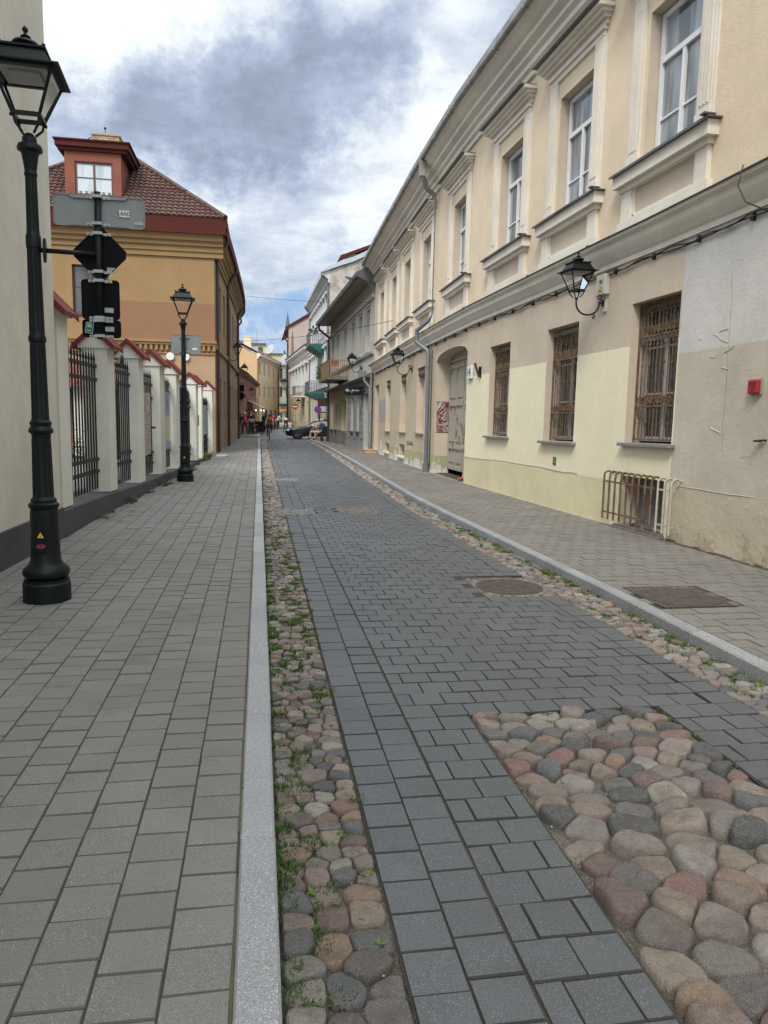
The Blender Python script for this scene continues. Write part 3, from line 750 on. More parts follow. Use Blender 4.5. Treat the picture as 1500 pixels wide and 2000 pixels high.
# cracked and curling paint
m_curl=pm('curl_pale',(.5,.47,.41),.9); random.seed(5)
def crack(s,z,n,ds,dz,w,g=None,nm=None):
    own=g is None; g=g or MB(F)
    pts=[]
    for i in range(n):
        pts.append((s,z)); s+=ds*random.uniform(.2,1.6); z+=dz*random.uniform(.2,1.4)+random.uniform(-.012,.012)
    for (a0,b0),(a1,b1) in zip(pts,pts[1:]):
        g.add([(a0,.0015,b0+w),(a1,.0015,b1+w),(a1,.008,b1-w),(a0,.008,b0-w)],[(0,1,2,3)])
    if own: g.build('curling_paint',m_curl,b14)
for k in range(8):
    s=random.choice([8.75,8.75,8.6,8.9,9.1,8.3]); z=random.choice([1.6,1.9,2.2,2.35,2.75,2.9,3.2,2.5]); crack(s+random.uniform(-.1,.3),z+random.uniform(-.1,.1),random.randint(3,6),-.045,random.choice([.012,-.015,.0]),random.uniform(.002,.0055))
crack(9.55,.80,12,-.16,-.003,.003)
m_crk=pm('crack_dark',(.12,.10,.08),.95)
def vcrack(s,z,n,ds,dz,r):
    pts=[]
    for i in range(n): pts.append((s,.001,z)); s+=ds+random.uniform(-.012,.012); z+=dz*random.uniform(.6,1.4)
    g=MB(F); g.tube(pts,r,4); g.build('wall_crack',m_crk,b14)
vcrack(8.72,3.55,50,.0,-.045,.0014); vcrack(8.3,1.25,14,-.05,.006,.0012)
g=MB(F); crack(18.7,.745,30,-.25,.0005,.003,g); g.build('wall_crack',m_crk,b14)
# gap of broken plaster at the wall foot
g=MB(F); random.seed(9)
s=3
while s<9.7: g.box(s,s+.11,-.01,.025+random.uniform(0,.03),-.02,random.uniform(.005,.035)); s+=.11
g.build('wall_foot_rubble',m_sand,b14)
g=MB(F); s=9.8
while s<33: g.box(s,s+.14,-.01,.02+random.uniform(0,.035) if s>22 else .014+random.uniform(0,.01),-.02,random.uniform(.003,.012)); s+=.14
g.build('wall_foot_rubble',pm('foot_dust',(.42,.40,.35),.95),b14)
# downpipe: hopper at the gutter, thin pipe, offset bend and lower pipe
m_dp=pm('galvanised_pipe',(.19,.215,.23),.45,(.13,.15,.16),ns=4,met=.35,streak=.2)
g=MB(F); g.box(21.85,22.05,.5,.66,8.9,9.4); 
g.tube([(21.95,.58,8.95),(22.1,.4,8.6),(22.25,.1,8.45)],.075,8); g.build('gutter_outlet',m_fas,b14)
g=MB(F); g.tube([(22.25,.1,8.5),(22.28,.1,5.05),(22.5,.14,4.88),(22.9,.42,4.62),(22.9,.42,4.25),(22.6,.13,3.95),(22.55,.11,3.8),(22.55,.11,.02)],[.018,.018,.05,.072,.072,.072,.062,.062],10)
for z in (3.4,2.2,1.1): g.tube([(22.55,.11,z),(22.55,.11,z+.05)],.07,10)
g.tube([(22.55,.11,.0),(22.55,.11,.3)],.10,10)
g.build('downpipe',m_dp,b14,auto=50)
g=MB(F); g.tube([(22.36,.04,3.95),(22.36,.04,.1)],.012,5); g.build('downpipe_cable',m_cable,b14)
g=MB(F); g.box(34.85,35.1,.5,.66,8.95,9.4); g.tube([(34.95,.58,9.0),(35.0,.35,8.5),(35.02,.1,8.3)],.08,8); g.tube([(34.98,.12,4.2),(34.99,.12,.05)],.05,8); g.build('gutter_outlet',m_fas,b14)
# bent-bar basement guard
m_wbar=pm('white_bar',(.47,.44,.38),.7,(.33,.30,.25),ns=20)
for nm,r0,r1,mt in (('basement_guard',0,9,m_grille),('basement_guard',9,12,m_wbar)):
    g=MB(F)
    for k in range(r0,r1):
        s=11.26-k*.165; g.tube([(s,-.0,.87),(s,.10,.90),(s,.155,.86),(s,.16,.78),(s,.16,.12)],.0165,7)
    s0,s1=11.29-r0*.165,11.26-(r1-1)*.165-.06
    g.box(s1,s0,.14,.155,.72,.745); g.box(s1,s0,.14,.155,.22,.245)
    g.build(nm,mt,b14,auto=50)
# hook
hk=empty('wall_hook',F(7.9,0,1.46),'small black scrolled iron hook at the right edge of the wall','hook')
g=MB(F); pts=[(7.93+.05*math.cos(t*.6)*(1-t*.06),.05+.05*math.sin(t*.6)*(1-t*.06),1.46) for t in range(12)]; g.tube([(7.85,0,1.47),(7.85,.03,1.47)]+pts,.012,6); g.lathe if 0 else None
g.build('scroll',m_black,hk,smooth=True)
# ---------- things on the wall ----------
def onwall(s,z,d=0): return Vector(F(s,d,z))
def wallframe(s):
    p=Vector(F(s-.05,0,1)); q=Vector(F(s+.05,0,1)); t=(p-q); t.z=0; t.normalize()  # text runs towards smaller s
    return t
m_red=pm('red_plastic',(.33,.018,.018),.5,(.27,.015,.015)); m_redd=pm('dark_red',(.25,.02,.02),.5)
fb=empty('fire_alarm_box',onwall(8.07,2.0),'small red fire alarm box on the grey wall at the right edge','alarm box')
g=MB(F); g.box(7.98,8.18,0,.03,2.0,2.19); g.build('back_plate',pm('box_back',(.30,.25,.2),.7),fb,bevel=.004)
g=MB(F); g.box(7.995,8.165,.03,.075,2.015,2.175); o=g.build('cover',m_red,fb,bevel=.012)
g=MB(F); g.box(8.02,8.13,.077,.082,2.14,2.152); g.box(8.065,8.085,.077,.082,2.05,2.12); g.box(8.03,8.12,.077,.082,2.11,2.12); g.build('emblem',m_redd,fb)
mb_=empty('meter_box',onwall(11.85,3.75),'small pale electrical box marked 106 on the wall above the nearest wall lantern','electrical box')
m_box=pm('pale_box',(.50,.49,.42),.6); g=MB(F); g.box(11.70,11.98,0,.10,3.77,4.10); g.build('case',m_box,mb_,bevel=.01)
g=MB(F); g.box(11.76,11.86,0,.03,3.5,3.77); g.build('conduit',m_box,mb_)
t=wallframe(11.85); text('number','106',.085,m_cable,mb_,onwall(11.84,3.98,.102),frame_rot(t))
m_yel=pm('warning_yellow',(.75,.55,.03),.5)
def tri(par,c,t,size,thick=.003):
    t=Vector(t).normalized(); n=t.cross(Vector((0,0,1)))
    g=MB(); 
    def P(x,z,d): return tuple(Vector(c)+t*x+Vector((0,0,z))+n*d)
    for s_,m_,d in ((1,1,0),(.78,0,thick*.6)):
        a=[(-.5,-.29),(.5,-.29),(0,.58)]; vs=[P(x*size*s_,z*size*s_,d) for x,z in a]+[P(x*size*s_,z*size*s_,d+thick) for x,z in a]
        g.add(vs,[(0,1,2),(3,4,5),(0,1,4,3),(1,2,5,4),(2,0,3,5)],m_)
    a=[(.03,.22),(-.1,-.02),(-.01,-.0),(-.06,-.2),(.1,.04),(.0,.03)]; vs=[P(x*size,z*size,thick*1.7) for x,z in a]+[P(x*size,z*size,thick*2) for x,z in a]
    g.add(vs,[tuple(range(6)),tuple(range(6,12))]+[(i,(i+1)%6,(i+1)%6+6,i+6) for i in range(6)],1)
    return g.build('warning_sticker',[m_yel,m_cable],par)
tri(mb_,onwall(11.84,3.86,.102),t,.1)
hn=empty('house_number_sign',onwall(18.35,2.8),'white square house number sign reading 14 beside the arched gateway','sign')
m_wsg=pm('sign_white',(.75,.75,.73),.5); g=MB(F); g.box(18.2,18.56,.0,.06,2.80,3.12); g.build('plate',m_wsg,hn,bevel=.006)
t=wallframe(18.4); text('number','14',.30,m_cable,hn,onwall(18.38,2.96,.063),frame_rot(t))
fh=empty('flag_holder',onwall(17.85,2.85),'dark metal flag holder tube angled out of the wall beside the number 14 sign','flag holder')
g=MB(F); g.lathe if 0 else None; g.box(17.62,17.74,0,.03,2.80,3.05); g.build('mount',m_black,fh); g=MB(F); g.tube([(17.68,.03,2.80),(17.74,.13,3.14)],.028,8); g.build('tube',pm('dark_brown_metal',(.05,.03,.025),.5),fh)
gp=empty('green_plaque',onwall(13.37,.9),'tiny green plaque with white figures low on the cream wall under a grilled window','plaque')
g=MB(F); g.box(13.32,13.44,0,.012,.87,1.02); g.build('plate',pm('plaque_green',(.02,.16,.08),.5),gp); t=wallframe(13.38); text('figures','F\n2',.05,m_wsg,gp,onwall(13.38,.955,.014),frame_rot(t))
# poster in the gateway reveal
ps=empty('poster',F(21.94,-.4,1.35),'torn red and white paper poster on the side wall inside the arched gateway','poster')
def postermat(name,cols,sc=7,dist=1.5):
    m,nt,b,co=base(name); cr=_n(nt,'ShaderNodeValToRGB'); nt.links.new(noise(nt,co,sc,6,.75,dist),cr.inputs[0]); cr.color_ramp.interpolation='CONSTANT'
    e=cr.color_ramp.elements
    while len(e)<len(cols): e.new(.5)
    for i,(p,c) in enumerate(cols): e[i].position=p; e[i].color=rgb(c)
    nt.links.new(cr.outputs[0],b.inputs['Base Color']); b.inputs['Roughness'].default_value=.6; return m
m_post=postermat('poster_red_white',[(0,(.16,.015,.015)),(.44,(.42,.40,.38)),(.48,(.05,.04,.04)),(.52,(.5,.48,.46)),(.57,(.18,.02,.02))],1.7,.7)
g=MB(F); g.box(21.925,21.945,-.40,-.05,1.42,2.32); g.build('sheet',m_post,ps)
g=MB(F); g.box(21.94,21.948,-.41,-.04,1.40,2.34); g.build('backing',m_redd,ps)
# ---------- lanterns and lamp posts ----------
m_lamp=pm('lamp_black_green',(.006,.009,.010),.42,(.010,.014,.015),ns=5,spec=.2,bs=90,bstr=.12,bd=.001)
m_lamp2=pm('lamp_base_black',(.010,.012,.013),.5,(.03,.03,.028),ns=8,bs=60,bstr=.3,bd=.002)
m_refl=pm('lamp_reflector',(.30,.31,.30),.45)
def lantern(par,z0=0,c=(0,0),sc=1.,rot=0,zs=1.):
    """square tapered lantern; z0 is the underside of its bottom frame"""
    def T(x,y,z):
        if z>.3461: z=.345+(z-.345)*.78
        x*=sc;y*=sc; a=math.cos(rot);b=math.sin(rot); return (c[0]+x*a-y*b,c[1]+x*b+y*a,z0+z*sc*zs)
    b0,b1,h=.105,.235,.345
    g=MB(T)
    for sx in (-1,1):
        for sy in (-1,1): g.tube([(sx*b0,sy*b0,.0),(sx*b1,sy*b1,h)],.0135,4); g.tube([(sx*b0,sy*b0,.02),(sx*.09,sy*.09,-.07),(sx*.045,sy*.045,-.13)],.011,5); g.ball((sx*b0*1.08,sy*b0*1.08,-.02),.016,n=4,seg=6)
    for z,b,w in ((0,b0,.014),(h,b1,.02)):
        for q in (-1,1): g.box(-b-w,b+w,q*b-w,q*b+w,z-.015,z+.018); g.box(q*b-w,q*b+w,-b+w,b-w,z-.015,z+.018)
    g.build('frame',m_lamp,par)
    g=MB(T); # roof: flared rim, sloping hood, flat cap, dome and finial
    def fr(r0,z0_,r1,z1_): 
        g.add([(-r0,-r0,z0_),(r0,-r0,z0_),(r0,r0,z0_),(-r0,r0,z0_),(-r1,-r1,z1_),(r1,-r1,z1_),(r1,r1,z1_),(-r1,r1,z1_)],[(0,1,5,4),(1,2,6,5),(2,3,7,6),(3,0,4,7),(4,5,6,7),(3,2,1,0)])
    fr(.30,h+.005,.245,h+.03); fr(.30,h+.004,.30,h+.02); fr(.235,h+.031,.165,h+.20); fr(.185,h+.201,.185,h+.222)
    for sx in (-1,1):
        for sy in (-1,1): g.ball((sx*.17,sy*.17,h+.235),.016,n=4,seg=6)
    g.lathe([(.06,h+.222),(.065,h+.25),(.10,h+.285),(.112,h+.30),(.10,h+.325),(.05,h+.345),(.032,h+.37),(.042,h+.385),(.02,h+.40),(.012,h+.425),(.023,h+.445),(.024,h+.465),(.012,h+.485),(.003,h+.50)],14)
    g.build('hood',m_lamp,par,auto=35)
    g=MB(T); g.box(-.19,.19,-.19,.19,h-.012,h+.002); g.box(-.12,.12,-.12,.12,h-.03,h-.013); g.build('reflector',m_refl,par)
    g=MB(T)
    for a in range(4):
        ca,sa=math.cos(a*pi/2),math.sin(a*pi/2)
        def Q(x,y,z): return (x*ca-y*sa,x*sa+y*ca,z)
        g.add([Q(-b0,b0,.01),Q(b0,b0,.01),Q(b1,b1,h),Q(-b1,b1,h)],[(0,1,2,3)])
    g.build('glazing',m_clear,par)
def clear():
    m=bpy.data.materials.new('lantern_glass'); m.use_nodes=True; nt=m.node_tree; nt.nodes.clear(); o=_n(nt,'ShaderNodeOutputMaterial')
    mx=_n(nt,'ShaderNodeMixShader'); t=_n(nt,'ShaderNodeBsdfTransparent'); gl=_n(nt,'ShaderNodeBsdfGlossy'); gl.inputs['Roughness'].default_value=.05; gl.inputs[0].default_value=(.8,.9,.95,1)
    fr=_n(nt,'ShaderNodeFresnel'); fr.inputs[0].default_value=1.12; nt.links.new(fr.outputs[0],mx.inputs[0]); nt.links.new(t.outputs[0],mx.inputs[1]); nt.links.new(gl.outputs[0],mx.inputs[2]); nt.links.new(mx.outputs[0],o.inputs[0]); return m
m_clear=clear()
def post(loc,label,flute=True):
    e=empty('street_lamp',(0,0,0),label,'street lamp','cast iron street lamps on the left pavement')
    g=MB(); g.lathe([(.205,0),(.205,.16),(.192,.175),(.192,.2)],12); g.lathe([(.15,.195),(.16,.21),(.19,.23),(.198,.26),(.19,.29),(.155,.32),(.128,.36),(.122,.45),(.118,.78),(.113,.82)],24)
    g.build('base',m_lamp2 if 0 else m_lamp,e,auto=35)
    n=32; g=MB()
    P=[(.113,.82,0),(.12,.835,0),(.128,.85,0),(.128,.87,0),(.105,.885,0),(.108,.905,0),(.098,.92,0),(.088,.93,0),(.088,.95,.09),(.08,1.4,.09),(.078,1.46,0),(.08,1.48,0),(.1,1.495,0),(.103,1.515,0),(.095,1.53,0),(.082,1.55,0),(.09,1.565,0),(.09,1.585,0),(.076,1.6,0),(.072,1.62,0),(.071,1.64,.1),(.064,2.22,.1),(.062,2.26,0),(.07,2.27,0),(.073,2.29,0),(.07,2.31,0),(.062,2.33,0),(.062,2.36,.1),(.055,3.0,.1),(.055,3.04,0),(.061,3.05,0),(.061,3.14,0),(.054,3.155,0),(.050,3.2,.1),(.046,3.58,.1),(.046,3.62,0),(.052,3.63,0),(.052,3.65,0),(.047,3.66,0),(.052,3.7,.06),(.066,3.79,.06),(.07,3.81,0),(.098,3.825,0),(.1,3.845,0),(.09,3.87,0),(.06,3.89,0),(.055,3.93,0),(.03,3.96,0)]
    g.lathe([(a,b) for a,b,_ in P],n,flute=[c for _,_,c in P]); g.build('post',m_lamp,e,auto=30)
    lantern(e,4.085,sc=.97,rot=R(4),zs=1.)
    g=MB(); g.box(-.045,.045,-.135,-.121,.45,.8); g.build('service_door',m_lamp,e,bevel=.006)
    tri(e,(-.0,-.139,.60),(1,0,0),.07)
    return e
l1=post((0,0,0),'nearest tall black cast iron street lamp on the left pavement, with a bracket of signs')
g=MB(); g.lathe([(.032,-.002),(.032,.002)],20,m=0); vs=[]
stk=MB(); stk.prism([(.032*math.cos(t*pi/10)*1.2,.508+.022*math.sin(t*pi/10)) for t in range(20)],-.1395,-.137,'y'); stk.build('round_sticker',m_red,l1)
stk=MB(); stk.prism([(-.01,.525),(.02,.53),(.006,.512),(.02,.51),(-.012,.485),(-.002,.505),(-.018,.506)],-.1415,-.1396,'y'); stk.build('sticker_bolt',pm('sticker_blue',(.02,.03,.25),.5),l1)
l2=copy_tree(l1)
for c in kids(l2):
    if c.name.startswith(('round_sticker','sticker_bolt')): bpy.data.objects.remove(c)
l1.location=(-1.88,6.92,0); l1.rotation_euler=(0,R(-.0),0)
l2.location=(-1.80,18.78,0); l2.scale=(.985,.985,.985); l2['label']='farther tall black cast iron street lamp on the left pavement, by the last fence pillars'
for l in (l1,l2): WP[l.name]=Vector((0,0,0))
# wall lantern: plate, scroll arm, lantern standing on the arm
def wall_lantern(label):
    e=empty('wall_lantern',(0,0,0),label,'wall lantern','iron wall lanterns')
    g=MB(); g.prism([(.055*math.cos(t*pi/8),.16*math.sin(t*pi/8)) for t in range(16)],0,.025,'y'); g.box(-.02,.02,.025,.07,-.06,.06); g.build('wall_plate',m_lamp,e)
    g=MB(); L=.62
    pts=[(0,.07,.0),(0,.12,-.0),(0,.14,.02)]
    g.tube([(0,.02,.0),(0,.13,.0)],.022,6)
    arc=[(0,.13+ (L-.13)/2-((L-.13)/2)*math.cos(t*pi/12),-.02-.22*math.sin(t*pi/12)) for t in range(13)]
    g.tube([(0,.13,.02)]+arc+[(0,L,.06)],.017,7)
    sp=[(0,.16-.055*math.cos(t*.55)*(1-t*.06)-.03,.10+.055*math.sin(t*.55)*(1-t*.06)) for t in range(14)]
    g.tube([(0,.13,.0)]+[(0,y,z) for _,y,z in sp],.012,6)
    sp=[(0,.24+.045*math.cos(t*.55+1.5)*(1-t*.06),-.27+.045*math.sin(t*.55+1.5)*(1-t*.06)) for t in range(14)]
    g.tube(sp,.011,6)
    g.lathe([(.02,.04),(.035,.05),(.03,.075),(.02,.08)],8,(0,L)); g.build('scroll_arm',m_lamp,e,smooth=True)
    lantern(e,.21,(0,L),1.)
    return e
wl=wall_lantern('black wall lantern on a scrolled arm, the nearest on the yellow building')
LN=[wl]
for i in range(1,7): LN.append(copy_tree(wl))
def place(l,P,nx,ny,label,sc=1):
    l.location=P; l.rotation_euler=(0,0,math.atan2(ny,nx)-pi/2); l.scale=(sc,)*3; l['label']=label
def nrm(F_,s):
    a=Vector(F_(s,0,0));b=Vector(F_(s,1,0)); return (b.x-a.x,b.y-a.y)
place(LN[0],F(11.83,0,3.64),*nrm(F,11.83),'black wall lantern on a scrolled arm, the nearest on the yellow building',.84)
place(LN[1],F(25.55,0,3.60),*nrm(F,25.5),'black wall lantern on a scrolled arm, on the yellow building beyond its downpipe',.84)
# ---------- other buildings ----------
m_rframe=pm('brown_frame',(.10,.05,.035),.5); m_wfar=pm('white_frame_far',(.6,.6,.58),.5)
m_pipe=pm('dark_pipe',(.045,.035,.03),.5)
def closebox(par,F_,s0,s1,z0,z1,dep,mat,ends=True):
    g=MB(F_)
    if ends:
        g.add([(s0,0,z0),(s0,-dep,z0),(s0,-dep,z1),(s0,0,z1)],[(0,1,2,3)]); g.add([(s1,0,z0),(s1,-dep,z0),(s1,-dep,z1),(s1,0,z1)],[(0,1,2,3)])
    g.add([(s0,-dep,z0),(s1,-dep,z0),(s1,-dep,z1),(s0,-dep,z1)],[(0,1,2,3)]); return g.build('side_wall',mat,par)
def pipe(par,F_,s,d,z0,z1,r=.06,mat=None,top=True,nm='downpipe',over=.5):
    g=MB(F_); pts=[]
    if top: pts=[(s,over,z1),(s,over,z1-.25),(s,d,z1-.8)]
    pts+=[(s,d,z1-1.2),(s,d,z0)]
    g.tube(pts,r,8)
    for z in (z0+.3,z0+1.6,z0+3.2): g.tube([(s,d,z),(s,d,z+.06)],r*1.2,8)
    return g.build(nm,mat or m_pipe,par,auto=50)
# --- pale plastered building on the near left
st_pale=stucco('stucco_pale_green_grey',(.64,.62,.53),streak=.85,var=.85)
m_dplinth=pm('dark_plinth',(.06,.062,.066),.85,(.042,.044,.047),ns=2,stain=.6,bs=40,bstr=.5,bd=.006)
PL0=Path([(-3.35,-6),(-2.75,7),(-2.60,10.35)],1); b0=empty('pale_building',PL0(14,0,0),'tall blank building of pale plaster with a dark plinth at the left edge','building')
g=MB(PL0); g.add([(0,0,.36),(PL0.L,0,.36),(PL0.L,0,13),(0,0,13)],[(0,1,2,3)]) if 0 else None
wallgrid(g,0,PL0.L,-.1,13,[]); g.box(PL0.L-.35,PL0.L+.0,-.001,.004,.42,13) if 0 else None
g.add([(PL0.L,0,-.1),(PL0.L,-9,-.1),(PL0.L,-9,13),(PL0.L,0,13)],[(0,1,2,3)]); g.add([(0,0,-.1),(0,-9,-.1),(0,-9,13),(0,0,13)],[(0,1,2,3)]); g.add([(0,0,13),(PL0.L,0,13),(PL0.L,-9,13),(0,-9,13)],[(0,1,2,3)])
g.build('wall',stucco('stucco_pale_green_grey',(.5,.5,.4)),b0)
g=MB(PL0); g.box(0,PL0.L+.02,-.02,.035,-.1,.40,n=6); g.build('plinth',m_dplinth,b0)
# --- fence
LW=Path([(-2.75,7),(-2.68,8.19),(-2.6,10.4),(-2.43,14.4),(-2.16,20.3),(-1.96,25.4),(-1.83,32.3)],1)
st_pill=stucco('stucco_pillar',(.68,.67,.59),streak=.7,var=.9,bs=60,bstr=.25)
m_redcap=pm('red_tin_cap',(.155,.028,.018),.65,(.12,.022,.015),ns=6,spec=.25)
fe=empty('fence',LW(10,0,0),'street fence of pale gabled pillars with red caps and black iron bars','fence')
bt=lambda s: lerp([(3.4,.36),(6.2,.31),(8.8,.225),(11.1,.21),(14,.16),(17,.13),(20,.09)],s)
g=MB(LW); 
pr=[]
vs=[];fs=[];ss=[3.42+(17.0-3.42)*i/12 for i in range(13)]
for s in ss: vs+=[(s,.02,-.15),(s,.02,bt(s)-.015),(s,.005,bt(s)),(s,-.6,bt(s)+.02),(s,-.6,-.15)]
for i in range(12):
    for j in range(5): fs.append((i*5+j,i*5+(j+1)%5,i*5+5+(j+1)%5,i*5+5+j))
fs.append((0,1,2,3,4)); fs.append((60,61,62,63,64)); g.add(vs,fs); g.build('base_wall',m_dplinth,fe)
g=MB(LW); g.box(17.68,18.34,-.52,.02,-.1,.14); g.build('pillar_base',m_dplinth,fe); g=MB(LW); g.box(19.4,20.0,-.52,.02,-.1,.1); g.build('pillar_base',m_dplinth,fe)
pill=[(3.50,3.98,2.98),(6.18,6.68,2.76),(8.72,9.2,2.78),(11.1,11.74,2.78),(13.55,14.13,2.72),(17.72,18.3,2.62),(19.45,19.95,2.62),(23.95,24.5,2.62)]
for a,b,zt in pill:
    z0=bt(a)+.012 if a<17 else .0
    g=MB(LW); g.box(a,b,-.42,-.015,z0,zt); g.prism if 0 else None
    # gabled head
    c=(-.42-.015)/2; hw=.265
    vs=[(a-.035,c-hw,zt),(a-.035,c+hw,zt),(a-.035,c,zt+.25),(b+.035,c-hw,zt),(b+.035,c+hw,zt),(b+.035,c,zt+.25)]
    g.add(vs,[(0,1,2),(3,4,5),(0,1,4,3),(1,2,5,4),(0,2,5,3)]); g.box(a-.035,b+.035,c-hw,c+hw,zt-.045,zt-.001)
    p=g.build('pillar',st_pill,fe)
    g=MB(LW)
    for q in (-1,1):
        o0,o1=c+q*(hw+.07),c; zo=zt-.06; za=zt+.265; t=.055
        for (x0,x1) in ((a-.085,b+.085),):
            g.add([(x0,o0,zo),(x1,o0,zo),(x1,o1,za),(x0,o1,za),(x0,o0,zo+t),(x1,o0,zo+t),(x1,o1,za+t+.01),(x0,o1,za+t+.01)],[(0,1,2,3),(4,5,6,7),(0,1,5,4),(1,2,6,5),(2,3,7,6),(3,0,4,7)])
        for x0 in (a-.095,b+.08):
            g.add([(x0,o0,zo-.03),(x0+.015,o0,zo-.03),(x0+.015,o1,za-.03),(x0,o1,za-.03),(x0,o0,zo+t+.01),(x0+.015,o0,zo+t+.01),(x0+.015,o1,za+t+.02),(x0,o1,za+t+.02)],[(0,1,2,3),(4,5,6,7),(0,1,5,4),(1,2,6,5),(2,3,7,6),(3,0,4,7)])
    g.build('cap',m_redcap,p)
def bars(s0,s1,name,z0=None,zt=2.72,step=.165,rails=(2.42,2.20,.88,.68),dd=-.215,arch=0):
    g=MB(LW); n=int((s1-s0)/step); z0=z0 if z0 is not None else bt((s0+s1)/2)+.05
    for i in range(n+1):
        s=s0+.05+(s1-s0-.1)*i/n; ar=arch*(1-(2*i/n-1)**2)
        g.box(s-.011,s+.011,dd-.011,dd+.011,z0,zt-.2+ar)
        g.add([(s-.018,dd-.018,zt-.21+ar),(s+.018,dd-.018,zt-.21+ar),(s+.018,dd+.018,zt-.21+ar),(s-.018,dd+.018,zt-.21+ar),(s-.006,dd-.006,zt-.1+ar),(s+.006,dd-.006,zt-.1+ar),(s+.006,dd+.006,zt-.1+ar),(s-.006,dd+.006,zt-.1+ar),(s,dd,zt+ar)],[(0,1,5,4),(1,2,6,5),(2,3,7,6),(3,0,4,7),(4,5,8),(5,6,8),(6,7,8),(7,4,8),(0,3,2,1)])
    for z in rails:
        g.box(s0,s1,dd+.012,dd+.03,z-.025,z+.025); g.box(s0,s1,dd-.03,dd-.012,z-.025,z+.025)
    return g.build(name,m_black,fe)
bars(3.98,6.18,'bar_panel'); bars(6.68,8.72,'bar_panel'); 
bars(9.2,11.1,'gate_leaf',zt=2.66,rails=(2.30,2.0,.75,.5)); bars(11.74,13.55,'bar_panel',zt=2.62)
bars(14.2,17.7,'gate_leaf',z0=.06,zt=2.42,arch=.12,rails=(2.05,1.85,.62,.35)); bars(20.0,23.95,'gate_leaf',z0=.06,zt=2.3,rails=(2.1,1.85,.62,.35))
g=MB(LW)
for z in (2.05,.55): g.box(17.5,17.78,-.33,-.2,z-.06,z+.06); 
for z in (2.0,.7): g.box(11.0,11.14,-.3,-.22,z-.05,z+.05)
g.tube([(10.9,-.25,1.32),(10.9,-.1,1.32),(10.6,-.1,1.32)],.02,6); g.build('gate_hardware',m_black,fe)
def poster(s0,s1,z0,z1,mat,label,dd=-.18):
    e=empty('poster',LW((s0+s1)/2,dd,z0),label,'poster','posters on the fence'); g=MB(LW); g.box(s0,s1,dd-.004,dd+.004,z0,z1); g.build('sheet',mat,e); return e
m_p1=postermat('poster_strip',[(0,(.55,.54,.5)),(.36,(.35,.30,.18)),(.47,(.12,.10,.09)),(.52,(.60,.58,.54)),(.6,(.35,.12,.10))],9,.8)
def poster_blue():
    m,nt,b,co=base('poster_blue'); tc=_n(nt,'ShaderNodeTexCoord'); sp=_n(nt,'ShaderNodeSeparateXYZ'); nt.links.new(co,sp.inputs[0])
    z=math_(nt,'ADD',sp.outputs[2],math_(nt,'MULTIPLY',math_(nt,'SUBTRACT',noise(nt,co,6,5,.7),.5),.5))
    cr=_n(nt,'ShaderNodeValToRGB'); nt.links.new(ramp(nt,z,.0,1.65),cr.inputs[0]); e=cr.color_ramp.elements
    cols=[(0,(.10,.20,.33)),(.13,(.12,.22,.36)),(.16,(.36,.34,.24)),(.5,(.42,.40,.30)),(.55,(.10,.16,.30)),(.85,(.06,.10,.27)),(1,(.05,.09,.30))]
    while len(e)<len(cols): e.new(.5)
    for i,(p,c) in enumerate(cols): e[i].position=p; e[i].color=rgb(c)
    v=mixc(nt,ramp(nt,noise(nt,co,16,4,.7),.56,.6),cr.outputs[0],(.5,.5,.44)); nt.links.new(v,b.inputs['Base Color']); b.inputs['Roughness'].default_value=.35; return m
pb=poster_blue()
poster(9.9,10.75,.72,2.1,m_p1,'narrow white strip poster with small pictures on the fence gate')
poster(11.85,13.4,.72,2.2,pb,'large blue poster with pale buildings hung on the fence before the second street lamp')
poster(21.2,23.2,.85,1.95,postermat('poster_grey_blue',[(0,(.22,.28,.36)),(.5,(.34,.38,.42)),(.6,(.2,.24,.3))],3,.5),'grey blue poster on the last fence gate')
kp=empty('intercom',LW(19.2,-.01,1.2),'tiny intercom panel on the fence pillar behind the second street lamp','intercom'); g=MB(LW); g.box(18.1,18.24,-.015,.015,1.25,1.6); g.build('panel',pm('steel_panel',(.3,.3,.3),.4,met=.8),kp)
sh=empty('worn_shoe',LW(8.45,-.27,2.58),'dark worn shoe stuck on the tips of the iron fence bars','shoe')
g=MB(lambda x,y,z:(LW(8.45,-.27,0)[0]+x,LW(8.45,-.27,0)[1]+y,2.55+z)); g.ball((0,0,.12),.06,.7,.8,1.9,m=0); g.ball((-.03,-.03,.02),.07,1.5,.8,.6); g.build('upper',pm('shoe_leather',(.03,.03,.035),.7),sh,smooth=True)
# --- courtyard behind the fence
cyd=empty('courtyard_shed',(-6,26,0),'low courtyard outbuilding with a red tiled roof seen through the fence bars','shed')
g=MB(); g.box(-14,-5.45,30.2,31.5,-.05,2.9); g.build('wall',pm('shed_dark_wall',(.07,.062,.055),.9),cyd)
g=MB(); g.box(-6.95,-5.95,29.9,30.19,-.05,2.6); g.build('pier',st_pale,cyd)
g=MB(); g.box(-14,-6.96,30.1,30.19,0,1.1); g.build('timber_board',pm('old_board',(.16,.07,.05),.8),cyd)
m_tile=pm('red_roof_tile',(.20,.075,.05),.8,(.12,.05,.04),ns=3,amt=.4,bs=20,bstr=.4,bd=.01,island=.3)
g=MB()
for r in range(6):
    for c in range(40):
        x=-12.5+c*.18; z=2.5+r*.17; y=29.5+r*.2
        g.add([(x,y,z),(x+.17,y,z),(x+.17,y+.24,z+.2),(x,y+.24,z+.2),(x+.085,y,z+.05),(x+.085,y+.24,z+.25)],[(0,4,5,3),(4,1,2,5)])
g.build('roof_tiles',m_tile,cyd)
g=MB(); random.seed(4)
